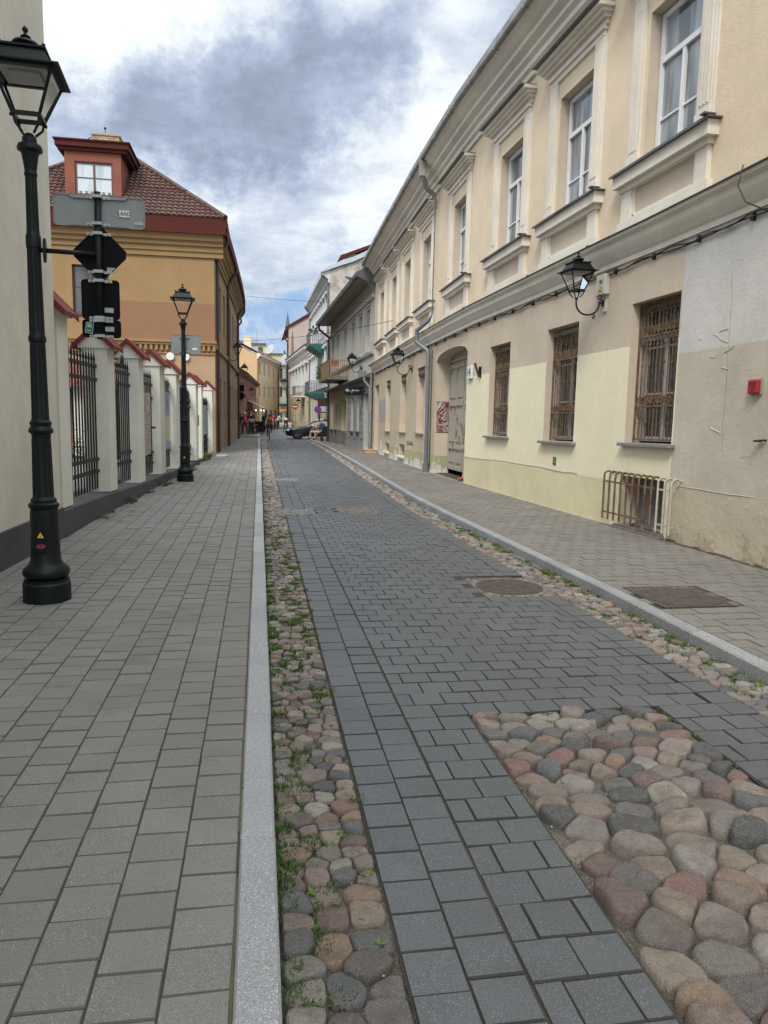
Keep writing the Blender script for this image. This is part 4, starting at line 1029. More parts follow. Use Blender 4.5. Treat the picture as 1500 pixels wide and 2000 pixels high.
for k in range(1400):
    x=random.uniform(-7.2,-5.4);y=random.uniform(22,29);z=abs(random.gauss(0,.35)); s=.05
    a=random.uniform(0,6.28); g.add([(x,y,z),(x+s*math.cos(a),y+s*math.sin(a),z+.03),(x+s*.6,y+.02,z+s)],[(0,1,2)])
tag(g.build('courtyard_plants',pm('dark_leaf',(.04,.08,.025),.7,island=.6),recalc=False),'low green plants in the courtyard behind the fence','plants',kind='stuff')
# --- orange corner building
st_or=stucco('stucco_ochre',(.315,.205,.098),streak=.25,var=.88); st_br=stucco('stucco_brown_patch',(.265,.148,.086),streak=.1,var=.93); st_pe=stucco('stucco_peach',(.41,.285,.175),streak=.2,var=.9)
st_side=stucco('stucco_side_brown',(.33,.235,.15),streak=.45,var=.85)
m_fred=pm('red_brown_tin',(.085,.022,.017),.85,(.065,.018,.014),ns=2,streak=.3,spec=.15)
ob=empty('orange_corner_building',(-4,32.3,0),'ochre corner building with red tiled hip roof and dormer on the left','building')
PS=Path([(-11.4,32.3),(-1.82,32.3)],1); # south front, s runs to the right
PS_=lambda s,d,z:(-11.4+s,32.3-d,z)
def obm(s,z):
    if z<4.1: return 2
    if z<6.12 and s>5.2: return 1
    return 0
win=(4.02,5.42,5.55,7.45,.25)
g=MB(PS_); wallgrid(g,0,9.58,-.1,9.0,[win],obm,sb=(5.2,),zb=(4.1,6.12),ds=5); g.build('south_wall',[st_or,st_br,st_pe],ob)
window(ob,PS_,win[:4],.2,.07,1,(6.6,),m_rframe,m_gld)
g=MB(PS_); g.box(3.95,5.5,0,.06,5.47,5.55); g.build('window_sill',m_rframe,ob)
g=MB(PS_); g.box(-.1,9.62,0,.10,4.42,4.52); g.box(-.1,9.66,0,.15,4.52,4.62); g.box(-.1,9.6,0,.05,4.06,4.12)
g.build('string_course',st_or,ob)
g=MB(PS_)
for i in range(46): g.box(.05+i*.21,.15+i*.21,.001,.10,4.2,4.40)
g.build('dentils',st_or,ob)
PE=Path([(-1.82,32.3),(-1.62,39),(-1.46,46),(-1.42,50),(-1.5,54),(-1.85,57),(-2.6,59.3),(-4,60.5)],1,lambda s,z: z-.009*s*z/9)
eo=[]; 
for k in range(11):
    s=2.3+k*2.35; eo.append((s,s+1.0,5.3,7.25,.22)); eo.append((s,s+1.0,1.3,3.2,.22))
bo=[(s+.1,s+.9,.25,.7,.2) for s in (4.65,9.35,14)]
g=MB(PE); wallgrid(g,0,PE.L,-.1,9.0,eo+bo,lambda s,z: 1 if z>4.6 else 0,zb=(4.6,)); g.build('street_wall',[st_side,stucco('stucco_side_ochre',(.34,.24,.13),streak=.4)],ob)
for o in eo: window(ob,PE,o[:4],.2,.07,1,(o[3]-.6,),m_rframe,m_gld)
g=MB(PE); profile(g,[(0,4.3),(.1,4.3),(.1,4.5),(0,4.55)],0,PE.L); g.build('string_course',st_side,ob)
cp=[(0,7.95),(.08,7.95),(.08,8.12),(.14,8.16),(.14,8.32),(.24,8.38),(.24,8.5),(.36,8.56),(.36,8.70),(.44,8.78),(0,8.78)]
g=MB(PE); profile(g,cp,0,PE.L); profile
g.tf=PS_; profile(g,cp,-.3,9.95,ds=5); g.build('cornice',st_or,ob)
g=MB(PE); fa=[(.40,8.78),(.55,8.78),(.55,9.1),(.50,9.12),(.50,9.40),(.40,9.42)]; profile(g,fa,-.3,PE.L); g.tf=PS_; profile(g,fa,-.3,10.08,ds=5); g.build('eaves_fascia',m_fred,ob)
# roof: stepped, waved tiles
def tilefield(P0,U,V,nu,nv,clipf,name,par,w=.22,hh=.3):
    """P0 origin, U unit along eaves, V unit up slope; clipf(u,v)->inside"""
    g=MB(); N=U.cross(V).normalized()
    if N.z<0: N=-N
    sub=4
    for j in range(nv):
        for i in range(nu):
            u0=i*w; v0=j*hh
            if not clipf(u0+w/2,v0+hh/2): continue
            vs=[]
            for k in range(sub+1):
                u=u0+w*k/sub; hgt=.045*math.sin(pi*k/sub)**1.0-(.015 if k in (0,sub) else 0)
                for v,e in ((v0,.045),(v0+hh*1.02,.0)):
                    vs.append(tuple(P0+U*u+V*v+N*(hgt+e)))
            fs=[(2*k,2*k+2,2*k+3,2*k+1) for k in range(sub)]; b=len(vs)
            for k in range(sub+1): vs.append(tuple(P0+U*(u0+w*k/sub)+V*v0))
            fs+=[(2*k,2*k+2,b+k+1,b+k) for k in range(sub)]
            g.add(vs,fs)
    return g.build(name,m_rt,par)
m_rt=pm('brown_red_tile',(.10,.042,.031),.75,(.05,.026,.021),ns=1.5,amt=.5,bs=30,bstr=.3,bd=.006,island=.35)
tp=.797; cosp=1/math.sqrt(1+tp*tp); ez=9.42
X0,X1=-11.37,-1.34; YS=31.8; W_=X1-X0; half=W_/2
V=Vector((0,1,tp)).normalized(); U=Vector((1,0,0))
Lv=half/ (V.y)
tilefield(Vector((X0,YS,ez)),U,V,int(W_/.22)+1,int(Lv/.3)+1,lambda u,v:(v*V.y<u+.05) and (v*V.y<W_-u+.05),'roof_tiles',ob)
g=MB(); ap=(-6.355,YS+half,ez+half*tp); YB=58
g.add([(X0,YS,ez),(X1,YS,ez),ap,(X1,YB,ez-.4),(ap[0],YB,ap[2]-.2),(X0,YB,ez)],[(0,1,2),(1,3,4,2),(0,2,4,5)]); g.build('roof_deck',m_rt,ob)
tilefield(Vector((X1+.02,YS,ez)),Vector((0,1,0)),Vector((-1,0,tp)).normalized(),int(26/.22),20,lambda u,v:(v*cosp<u+.05),'roof_tiles',ob)
g=MB()
def hip(a,b,n):
    a=Vector(a);b=Vector(b)
    for i in range(n):
        p=a+(b-a)*(i/n); q=a+(b-a)*((i+1.08)/n); g.tube([p+Vector((0,0,.03)),q+Vector((0,0,.06))],[.13,.105],8)
hip((X1,YS,ez),ap,24); hip((X0,YS,ez),ap,24); hip(ap,(ap[0],YB,ap[2]-.2),60); g.build('ridge_tiles',m_rt,ob)
g=MB(); g.tube([(-5.4,32.9,10.72),(-1.9,32.9,10.72) if 0 else (-2.9,32.9,10.72)],.02,5); 
for x in (-5.3,-4.1,-3.0): g.tube([(x,32.9,10.72),(x,32.95,10.3)],.015,5)
g.build('snow_rail',m_fred,ob)
# dormer
st_dor=stucco('dormer_red',(.25,.09,.06),streak=.25,var=.85)
DF=lambda s,d,z:(-7.65+s,32.85-d,z)
dw=(.38,1.84,9.9,11.55,.1)
g=MB(DF); wallgrid(g,0,2.16,9.7,12.0,[dw],None,ds=9,depth=.1)
g.add([(2.16,0,9.9),(2.16,-4,9.9),(2.16,-4,12.4),(2.16,0,12.0)],[(0,1,2,3)]); g.add([(0,0,9.9),(0,-4,9.9),(0,-4,12.4),(0,0,12.0)],[(0,1,2,3)])
d_=g.build('dormer',st_dor,ob)
window(ob,DF,dw[:4],.1,.07,1,(10.95,),m_rframe,glass('dormer_glass',(.35,.42,.46),.08,.7,(.5,.56,.58)))
g=MB(DF); g.box(-.22,2.4,-4.2,.12,11.92,12.05); g.box(-.30,2.5,-4.3,.22,12.05,12.27); g.box(-.36,2.56,-4.35,.28,12.27,12.32); g.build('dormer_roof',m_fred,ob)
m_cbr=brickmat('yellow_brick',(.42,.35,.22),.24,.09)
def brickwall(name,x0,x1,y0,y1,z0,z1,par):
    # individual brick courses in relief
    g=MB(); g.box(x0+.012,x1-.012,y0+.012,y1-.012,z0,z1,m=1); z=z0;r=0
    while z<z1-.01:
        x=x0-(.12 if r%2 else 0)
        while x<x1:
            a,b=max(x,x0),min(x+.24,x1)
            if b-a>.03: g.box(a+.006,b-.006,y0,y0+.03,z+.006,z+.074)
            x+=.25
        y=y0-(.12 if r%2==0 else 0)
        while y<y1:
            a,b=max(y,y0),min(y+.24,y1)
            if b-a>.03: g.box(x1-.03,x1,a+.006,b-.006,z+.006,z+.074)
            y+=.25
        z+=.08;r+=1
    g.box(x0-.04,x1+.04,y0-.04,y1+.04,z1,z1+.08); return g.build(name,[pm('yellow_brick_face',(.40,.33,.20),.85,(.30,.24,.15),ns=8,island=.4),pm('brick_mortar',(.2,.18,.15),.9)],par)
brickwall('chimney',-7.6,-6.4,38,38.9,12.5,14.3,ob)
g=MB(); g.tube([(-8.0,38.2,14.05),(-7.4,38.2,14.4),(-7.05,38.2,14.4),(-7.05,38.2,14.68)],.02,5); g.ball((-7.05,38.2,14.68),.06,n=5,seg=8); g.build('roof_aerial',m_black,ob)
pipe(ob,PE,.35,.10,.0,8.9,.07); pipe(ob,PE,6.6,.10,0,8.9,.07); pipe(ob,PE,17.2,.1,0,8.8,.07); pipe(ob,PE,24.2,.1,0,8.7,.07)
cv=empty('ceiling_fitting',(-3.6,32.25,3.95),'small round white wall fitting on the peach wall beside the second street lamp','wall fitting')
g=MB(lambda x,y,z:(-3.62+x,32.3-y,3.95+z)); g.prism([(.16*math.cos(t*pi/8),.16*math.sin(t*pi/8)) for t in range(16)],0,.1,'y'); g.build('cover',m_wsg,cv); g=MB(lambda x,y,z:(-3.0+x,32.3-y,3.95+z)); g.prism([(.16*math.cos(t*pi/8),.16*math.sin(t*pi/8)) for t in range(16)],0,.1,'y'); g.build('cover',m_wsg,cv)
g=MB(PS_); g.box(0,9.57,.0005,.03,0,.01) if 0 else None
# --- two-storey grey and cream building beyond the yellow one (right)
P2=Path([(5.3,35.05),(4.36,47.0)],-1,lambda s,z:z*(1-.0095*s))
st_g=stucco('stucco_pale_grey',(.47,.465,.43),streak=.35); st_bg=stucco('stucco_blue_grey',(.30,.31,.32),streak=.5,var=.8); st_cr=stucco('stucco_cream_low',(.50,.44,.29),streak=.35)
st_stone=stucco('grey_stone_base',(.22,.20,.18),streak=.5,var=.7,bs=20,bstr=.8,bd=.02)
gb=empty('grey_balcony_building',P2(6,0,0),'two-storey pale grey building with wooden balcony and blue grey shop front','building')
uw=[(c-.4,c+.4,4.80,6.82) for c in (1.3,3.1,4.9,7.1,9.35,10.95)]
lo=[(4.5,5.2,.88,2.72),(2.98,3.7,.88,2.75),(.95,2.05,.05,2.80,.35),(9.2,9.9,.9,2.65),(10.6,11.25,.9,2.65),(6.5,7.9,.86,2.72,.18)]
def m2(s,z):
    if z>3.42: return 0
    if s<6.2: return 1
    return 3 if z<.85 else 2
g=MB(P2); wallgrid(g,0,12,-.1,8.1,uw+lo,m2,sb=(6.2,),zb=(.85,3.42),depth=.28); g.build('wall',[st_g,st_bg,st_cr,st_stone],gb)
for o in uw: window(gb,P2,o,.25,.06,1,(o[3]-.6,),pm('grey_frame',(.35,.35,.33),.6),m_gld)
for o in uw:
    g=MB(P2); a,b=o[:2]; 
    for x in (a-.12,b+.06): g.box(x,x+.06,0,.03,4.8,6.95)
    g.box(a-.14,b+.14,0,.06,6.95,7.03); g.box(a-.1,b+.1,0,.1,4.72,4.8); g.build('window_surround',st_g,gb)
for o in lo[:2]+lo[3:5]:
    g=MB(P2); g.box(o[0],o[1],-.27,-.2,o[2],o[3]); g.build('blind_panel',st_bg if o[0]<6 else st_cr,gb); g=MB(P2); g.box(o[0]-.05,o[1]+.05,-.1,.1,o[2]-.07,o[2]); g.build('window_sill',m_tin,gb)
g=MB(P2); g.box(.95,2.05,-.4,-.33,.05,2.8); g.build('door',pm('grey_door',(.17,.18,.18),.6),gb)
g=MB(P2); g.box(6.5,7.9,-.2,-.16,.86,2.72); g.build('blind_panel',st_cr,gb)
g=MB(P2)
n=10
for i in range(n):
    u0,u1=i/n,(i+1)/n; x0,x1=6.5+1.4*u0,6.5+1.4*u1; q=lambda u:2.35+.36*math.sqrt(max(0,1-(2*u-1)**2))
    g.add([(x0,.003,q(u0)),(x1,.003,q(u1)),(x1,.003,2.75),(x0,.003,2.75),(x0,-.17,q(u0)),(x1,-.17,q(u1))],[(0,1,2,3),(0,1,5,4)])
g.build('niche_arch',st_cr,gb)
def rust(name,mat,segs,z0,z1,h=.33,par=gb,F_=P2):
    for a,b in segs:
        g=MB(F_); z=z0
        while z+h<=z1+.01: g.box(a+.006,b-.006,0.001,.03,z+.012,z+h-.012); z+=h
        g.build(name,mat,par)
rust('rustication',st_bg,[(.1,.9),(2.1,2.93),(3.75,4.45),(5.25,6.15)],.5,3.2); rust('rustication',st_cr,[(6.25,6.45),(7.95,9.15),(9.95,10.55),(11.3,11.95)],.87,2.9)
g=MB(P2)
for a,b in ((6.2,6.45),(7.95,9.1),(9.95,10.5),(11.3,12)): g=MB(P2); g.box(a,b,0.001,.08,0,.85); g.build('stone_base',st_stone,gb)

g=MB(P2); profile(g,[(0,7.12),(.08,7.14),(.12,7.24),(.12,7.3),(0,7.3)],0,12); profile(g,[(0,4.55),(.1,4.58),(.13,4.68),(0,4.7)],0,12); g.build('string_course',st_g,gb)
g=MB(P2); profile(g,[(0,3.42),(.1,3.44),(.42,3.5),(.42,3.53),(0,3.75)],-.1,12.1); g.build('ledge_roof',m_tin,gb)
m_soff=pm('brown_soffit',(.30,.26,.21),.8,(.22,.19,.15),ns=2,amt=.4)
g=MB(P2); profile(g,[(0,8.05),(.78,8.02),(.78,8.06),(0,8.1)],-.15,12.1); g.build('soffit',m_soff,gb)
g=MB(P2); profile(g,[(.74,8.02),(.9,8.0),(.92,8.2),(.8,8.24),(-5,11.2),(-5,11.0)],-.2,12.15)
for i in range(12): g.box(.5+i,.53+i,.88,.93,7.98,8.22)
g.build('roof',m_tin,gb)
g=MB(P2); g.add([(-.17,0,7.6),(-.17,.88,7.98),(-.17,.88,8.2),(-.17,0,8.5),(-.21,0,7.6),(-.21,.88,7.98),(-.21,.88,8.2),(-.21,0,8.5)],[(0,1,2,3),(4,5,6,7),(0,1,5,4),(1,2,6,5),(2,3,7,6)]); g.build('eave_end_board',m_tin,gb)
closebox(gb,P2,0,12,-.1,8.1,9,st_g)
g=MB(P2); g.add([(0,0,8),(0,-10,8),(0,-5,11)],[(0,1,2)]); g.add([(12,0,8),(12,-10,8),(12,-5,11)],[(0,1,2)]); g.build('gable',st_g,gb)
pipe(gb,P2,11.8,.12,0,8.0,.07,over=.75)
g=MB(P2); g.tube([(.1,.45,3.75),(.12,.4,3.3),(.06,.15,3.0),(.06,.12,.05)],[.1,.07,.06,.06],8); g.build('downpipe',m_fas,gb)
g=MB(P2); g.box(-.02,.12,.012,.05,.0,1.5); g.box(.3,.42,.03,.06,0,1.4); g.build('timber_board',pm('raw_timber',(.38,.25,.13),.8),gb)
# timber balcony
def balcony(par,F_,s0,s1,dd,zd,zr,mdeck,mrail,name='balcony',step=.12,wed=0,panel=None,thick=.14):
    g=MB(F_); 
    if wed: g.add([(s0,0,zd-wed),(s1,0,zd-wed),(s1,dd+.08,zd-.12),(s0,dd+.08,zd-.12),(s0,0,zd),(s1,0,zd),(s1,dd+.08,zd),(s0,dd+.08,zd)],[(0,1,2,3),(4,5,6,7),(0,1,5,4),(1,2,6,5),(2,3,7,6),(3,0,4,7)])
    else: g.box(s0-.08,s1+.08,0,dd+.1,zd-thick,zd)
    b=g.build(name,mdeck,par)
    g=MB(F_)
    for z in (zr,zd+.06): g.box(s0,s1,dd-.02,dd+.02,z-.02,z+.02); g.box(s0,s0+.03,0,dd,z-.02,z+.02); g.box(s1-.03,s1,0,dd,z-.02,z+.02)
    n=int((s1-s0)/step)
    for i in range(n+1): s=s0+(s1-s0)*i/n; g.box(s-.012,s+.012,dd-.012,dd+.012,zd,zr)
    n=int(dd/step)
    for i in range(n+1):
        d=dd*i/n
        for s in (s0+.012,s1-.012): g.box(s-.012,s+.012,d-.012,d+.012,zd,zr)
    if panel:
        for k in range(int(dd/.22)):
            d=.12+k*.22
            for z in (zd+.35,zd+.6,zd+.85):
                pts=[(s0,d+.09*math.cos(t*pi/4),z+.1*math.sin(t*pi/4)) for t in range(9)]; g.tube(pts,.012,4)
                pts=[(s0+.3+k*.5+.16*math.cos(t*pi/4),dd,z+.1*math.sin(t*pi/4)) for t in range(9)]; g.tube(pts,.012,4)
    g.build('railing',mrail,b); return b
m_wood=pm('weathered_slat',(.27,.19,.11),.8,(.16,.11,.07),ns=8); m_rotd=pm('rotten_deck',(.12,.11,.10),.85,(.2,.18,.16),ns=9,bs=20,bstr=.6,bd=.02)
zf=1/(1-.0095*7.5)
bl=balcony(gb,P2,6.15,8.9,1.08,3.68*zf,4.6*zf,m_rotd,m_wood,step=.1)
g=MB(P2); g.box(6.1,6.16,.55,.95,4.35*zf,4.56*zf); fb_=g.build('flower_box',pm('terracotta_box',(.35,.07,.03),.6),gb)
g=MB(P2); random.seed(3)
for k in range(260):
    s=8.9+random.gauss(0,.1); d=1.1+random.gauss(.06,.08); z=3.7*zf+abs(random.gauss(.35,.3)); a=random.uniform(0,6)
    g.add([(s,d,z),(s+.08*math.cos(a),d+.06,z+.03),(s,d+.05*math.sin(a),z+.09)],[(0,1,2)])
g.tube([(8.9,1.1,3.7*zf),(8.92,1.12,5.0*zf)],.01,4)
tag(g.build('climbing_plant',pm('leaf_green',(.09,.15,.03),.7,island=.6),recalc=False,origin=P2(8.9,1.1,3.7)),'leafy green plant trailing from the far corner of the wooden balcony','plant')
# shop sign
ssn=empty('shop_sign',P2(1.9,.4,2.8),'black hanging shop sign with white handwritten lettering under the balcony building ledge','sign')
SF=P2; g=MB(P2); g.box(1.90,1.98,.12,1.05,2.72,3.16); g.build('board',pm('sign_black',(.006,.006,.007),.5),ssn)
g=MB(P2); g.box(1.70,1.73,-.0,.12,2.9,2.93); g.box(1.9,1.98,0,.12,3.1,3.13); g.box(1.9,1.98,0,.12,2.78,2.81); g.tube([(1.94,.15,2.72),(1.94,.15,2.5)],.03,6); g.build('bracket',m_black,ssn)
pa=Vector(P2(1.9,.95,3.1));pb_=Vector(P2(1.9,.15,3.1)); tx=(pb_-pa).normalized()
def stroke(par,P0,tx,pts,r,mat,h):
    n=Vector(tx).cross(Vector((0,0,1))); g=MB(); g.tube([tuple(Vector(P0)+Vector(tx)*x+Vector((0,0,z))+n*h) for x,z in pts],r,4); return g.build('lettering',mat,par)
c0=Vector(P2(1.895,.6,2.93)); s=.0098
W1=[(-34,0),(-31,5),(-35,6),(-37,1),(-33,-3),(-30,1),(-27,14),(-29,0),(-27,-3),(-24,0),(-22,4),(-25,5),(-26,1),(-23,-2),(-20,1),(-18,4),(-19,-1),(-15,-3)]
W2=[(-6,-10),(-4,2),(-3,6),(0,6),(1,2),(-2,-1),(2,0),(5,5),(8,5),(7,0),(10,1),(13,5),(11,0),(15,0),(17,5),(19,4),(18,0),(22,1),(25,5),(28,5),(26,0),(30,0),(36,2)]
stroke(ssn,c0,tx,[(x*s,z*s) for x,z in W1],.010,m_wsg,.012); stroke(ssn,c0,tx,[(x*s,z*s) for x,z in W2],.010,m_wsg,.012)
place(LN[2],P2(2.55,0,4.13),*nrm(P2,2.5),'black wall lantern on the pale grey building above the black shop sign',.86)
mk=empty('metal_fittings',P2(3.5,0,2.8),'row of small black iron hooks above the blue grey shop windows','hooks'); g=MB(P2)
for k in range(6): s_=2.9+k*.5; g.tube([(s_,0,2.95),(s_,.2,2.9),(s_+.15,.28,2.98)],.02,5); 
g.build('hook',m_black,mk)
# --- far right: grey-white three-storey building
st_w=stucco('stucco_white_grey',(.55,.56,.56),streak=.25); st_gab=pm('peeling_gable',(.46,.42,.37),.9,(.25,.20,.165),ns=.75,amt=.16,bs=8,bstr=.5,bd=.03,streak=.5)
m_green=pm('green_paint',(.012,.11,.085),.5,(.015,.10,.08),ns=3); m_rgrey=pm('grey_railing',(.13,.15,.16),.5)
P3=Path([(5.22,57),(5.0,75)],-1)
b3=empty('white_three_storey_building',P3(6,0,0),'tall grey white building with green balconies and a peeling side wall','building')
o3=[]
for k in range(8):
    s=1.2+k*2.1
    for z0,z1 in ((1.0,3.2),(4.4,6.7),(8.1,10.6)): o3.append((s,s+.95,z0,z1,.25))
g=MB(P3); wallgrid(g,0,18,-.3,12.4,o3,lambda s,z:1 if z<3.6 and s>5 else 0,zb=(3.6,)); g.build('wall',[st_w,st_cr],b3)
m_swl=pm('white_surround',(.66,.67,.67),.7)
for o in o3:
    window(b3,P3,o[:4],.2,.09,1,(),m_wfar,m_gl)
    if o[2]>3:
        g=MB(P3); 
        for x in (o[0]-.25,o[1]+.07): g.box(x,x+.18,0,.1,o[2]-.1,o[3]+.2)
        g.box(o[0]-.35,o[1]+.35,0,.22,o[3]+.2,o[3]+.42); g.build('window_surround',m_swl,b3)
g=MB(P3); profile(g,[(0,11.4),(.15,11.5),(.15,11.7),(.4,11.9),(.6,12.0),(.6,12.35),(0,12.4)],0,18.1); profile(g,[(0,7.2),(.2,7.3),(.2,7.45),(0,7.5)],0,18); profile(g,[(0,3.7),(.2,3.8),(.2,3.95),(0,4.0)],0,18); g.build('cornice',st_w,b3)
g=MB(); e0=P3(0,0,0)
# gable wall to the south, sloping roof edge
gp_=[(5.22,-.3),(14,-.3),(14,14.6),(9,14.3),(7.9,13.45),(6.7,12.85),(6.05,12.65),(5.22,12.3)]
g.prism(gp_,56.9,57.0,'y') if 0 else None
g.add([(x,56.99,z) for x,z in gp_],[tuple(range(len(gp_)))]); g.build('gable_wall',st_gab,b3)
m_zinc=pm('zinc_roof',(.45,.50,.54),.4,(.36,.40,.44),ns=2,met=.3)
g=MB(); 
for (x0,z0),(x1,z1) in zip([(4.6,12.15),(6.05,12.72),(6.9,13.0),(7.9,13.5),(9,14.4)],[(6.05,12.72),(6.9,13.0),(7.9,13.5),(9,14.4),(12,15.6)]):
    g.add([(x0,56.8,z0),(x1,56.8,z1),(x1,56.8,z1+.35),(x0,56.8,z0+.12 if x0<5 else z0+.35),(x0,75,z0),(x1,75,z1),(x1,75,z1+.35),(x0,75,z0+.3)],[(0,1,2,3),(3,2,6,7),(0,1,5,4),(4,5,6,7)])
g.build('roof',m_zinc,b3)
g=MB(); g.box(6.2,9.5,57.5,60,12.9,13.7); g.build('dormer',st_gab,b3)
g=MB(); g.add([(6.0,57.2,13.25),(9.6,57.2,14.75),(9.6,57.2,14.95),(6.0,57.2,13.5),(6.0,61,13.25),(9.6,61,14.75),(9.6,61,14.95),(6.0,61,13.5)],[(0,1,2,3),(3,2,6,7),(0,1,5,4),(0,3,7,4)]); g.build('dormer_roof',m_fred,b3)
pipe(b3,P3,.25,.12,0,12.2,.08,m_dp,over=.6); pipe(b3,P3,17.6,.12,0,12.2,.08,m_dp,over=.6)
closebox(b3,P3,0,18,-.3,12.2,9,st_w)
balcony(b3,P3,4,8.2,1.12,7.3,8.35,m_green,m_rgrey,wed=.85,panel=1,step=.16); balcony(b3,P3,3.9,8.4,1.22,3.42,4.35,m_green,m_rgrey,wed=.62,panel=1,step=.2)
g=MB(P3); random.seed(8)
for k in range(40):
    s=4+random.uniform(0,4);z=8.4+random.uniform(0,.3); g.ball((s,random.uniform(.3,1.1),z),.09,n=4,seg=6)
tag(g.build('balcony_plants',pm('plant_dark',(.03,.045,.02),.8),origin=P3(6,.6,8.4)),'dark potted plants along the upper green balcony','plants',kind='stuff')
# --- yellow building with white surrounds
P4=Path([(4.98,75.1),(3.86,97)],-1)
st_y4=stucco('stucco_yellow_far',(.56,.49,.33),streak=.3)
b4=empty('cream_ornate_building',P4(8,0,0),'cream two-storey building with white window surrounds and ornate hoods, far right','building')
o4=[]
for k in range(6):
    s=1.5+k*3.4; o4+= [(s,s+1.3,4.2,6.6,.25),(s,s+1.2,.9,3.0,.25)]
g=MB(P4); wallgrid(g,0,22,-.4,8.3,o4); g.build('wall',st_y4,b4)
for o in o4:
    window(b4,P4,o[:4],.2,.09,1,(),m_wfar,m_gl if o[2]>3 else m_gld)
    if o[2]>3:
        g=MB(P4)
        for x in (o[0]-.35,o[1]+.05): g.box(x,x+.3,0,.12,o[2]-.1,o[3]+.2)
        g.box(o[0]-.45,o[1]+.45,0,.35,o[3]+.2,o[3]+.5); g.build('window_surround',m_swl,b4)
rust('rustication',st_y4,[(.1,1.4),(2.8,4.8),(6.2,8.2),(9.6,11.6)],.4,3.3,.42,b4,P4)
g=MB(P4); profile(g,[(0,7.5),(.2,7.7),(.2,7.9),(.6,8.15),(.6,8.4),(0,8.9),(-4,10.5),(-4,7.6)],0,22); g.build('cornice',m_swl,b4)
g=MB(P4); profile(g,[(.45,8.4),(.68,8.42),(.68,8.5),(-4,11.2),(-4,11.1)],-.1,22); g.build('roof',m_tin,b4)
closebox(b4,P4,0,22,-.4,8.3,9,st_y4); balcony(b4,P4,4.5,8,1.0,3.6,4.6,m_swl,m_rgrey,step=.25,panel=1)
# --- building with pinkish side wall
P5=Path([(3.7,97.2),(4.2,118)],-1); st_pk=stucco('stucco_pink_grey',(.44,.36,.32),streak=.4,var=.85)
b5=empty('pink_gable_building',P5(1,0,0),'tall building with a blank pinkish side wall rising above the cream one','building')
g=MB(P5); o5=[(s,s+1,z,z+1.8,.2) for s in (2,6,10,14) for z in (1,4.4,7.6)]; wallgrid(g,0,20.5,-.5,12.4,o5); g.build('wall',stucco('stucco_rose_brown',(.28,.17,.14),streak=.3),b5)
for o in o5: window(b5,P5,o[:4],.18,.1,0,(),m_wfar,m_gld)
g=MB(); g.add([(3.7,97.19,-.5),(11,97.19,-.5),(11,97.19,16.2),(6.79,97.19,14.3),(3.7,97.19,12.5)],[(0,1,2,3,4)]); g.build('gable_wall',st_pk,b5)
g=MB(); g.add([(4.0,97.13,8.2),(4.35,97.13,8.2),(4.3,97.13,11.0),(4.18,97.13,12.3),(4.05,97.13,11.0)],[(0,1,2,3,4)]); g.build('bare_brick_strip',pm('bare_brick',(.25,.13,.08),.9),b5)
g=MB(); g.add([(3.3,97,12.3),(7,97,14.45),(11,97,16.3),(11,97,16.6),(6.9,97,14.85),(3.3,97,12.6),(3.3,117,12.3),(7,117,14.45),(11,117,16.3),(11,117,16.6),(6.9,117,14.85),(3.3,117,12.6)],[(0,1,4,5),(1,2,3,4),(5,4,10,11),(4,3,9,10)]); g.build('roof',m_fred,b5)
g=MB(); g.lathe([(.35,12.4),(.2,13.4),(.02,14.6)],8,(3.6,98.5)); g.build('spire',m_tin,b5)
for s in (.3,4): pipe(b5,P5,s,.12,0,11.5 if s<1 else 10,.1,m_pipe,over=.5)
def dish(par,c,r,nx):
    g=MB(); M=Matrix.Translation(Vector(c))@Vector(nx).to_track_quat('Z','Y').to_matrix().to_4x4(); vs=[]
    g.tf=lambda x,y,z: tuple(M@Vector((x,y,z)))
    g.lathe([(r,.28*r),(r*.8,.16*r),(r*.5,.06*r),(.02,0),(.02,-.03),(r*.5,.03*r),(r*.82,.13*r)],20); g.tube([(0,-r*.8,.1),(0,-.1,r*.8)],.02,4)
    return g.build('dish',pm('dish_grey',(.40,.42,.43),.5),par)
d1=empty('satellite_dish',(3.3,100,8.5),'grey satellite dish on the pink walled building above the street','satellite dish'); dish(d1,(3.3,99,8.6),.75,(-.8,-.5,.3)); g=MB(); g.tube([(3.3,99,8.4),(3.8,99.2,8.0)],.04,5); g.build('mast',m_pipe,d1)
# --- green building closing the view
G6=lambda s,d,z:(2.75+s*.98,118+s*.25-d,z); b6=empty('pale_green_building',(4,118,0),'pale green building with green balconies closing the view down the street','building')
st6=stucco('stucco_pale_green',(.50,.53,.38),streak=.3)
o6=[(a,a+.55,z,z+1.7,.15) for a in (.35,1.3,2.25,3.2) for z in (.2,4.2,7.0)]
g=MB(G6); wallgrid(g,0,5,-.8,9.4,o6,ds=9); g.build('wall',st6,b6)
for o in o6: window(b6,G6,o[:4],.12,.07,0,(),m_wfar,m_gld)
g=MB(G6); g.add([(-.3,.4,9.3),(6,.4,9.3),(6,-6,10),(-.3,-6,10),(-.3,.4,9.1),(6,.4,9.1)],[(0,1,2,3),(0,1,5,4)]); g.build('roof',m_zinc,b6)
balcony(b6,G6,.4,2.0,.9,7.0,7.95,m_green,m_rgrey,wed=.4,step=.2); balcony(b6,G6,.3,2.0,.9,3.2,4.2,m_green,m_rgrey,wed=.3,step=.2)
g=MB(G6); g.add([(.6,.1,2.6),(2.2,.1,2.6),(2.2,1.4,2.1),(.6,1.4,2.1)],[(0,1,2,3)]); g.build('awning',pm('ochre_awning',(.45,.2,.05),.7),b6)
fl=MB(G6); random.seed(2)
for k in range(30): fl.ball((random.uniform(.4,2.6),.2,5.55+random.uniform(-.1,.15)),.1,n=4,seg=5)
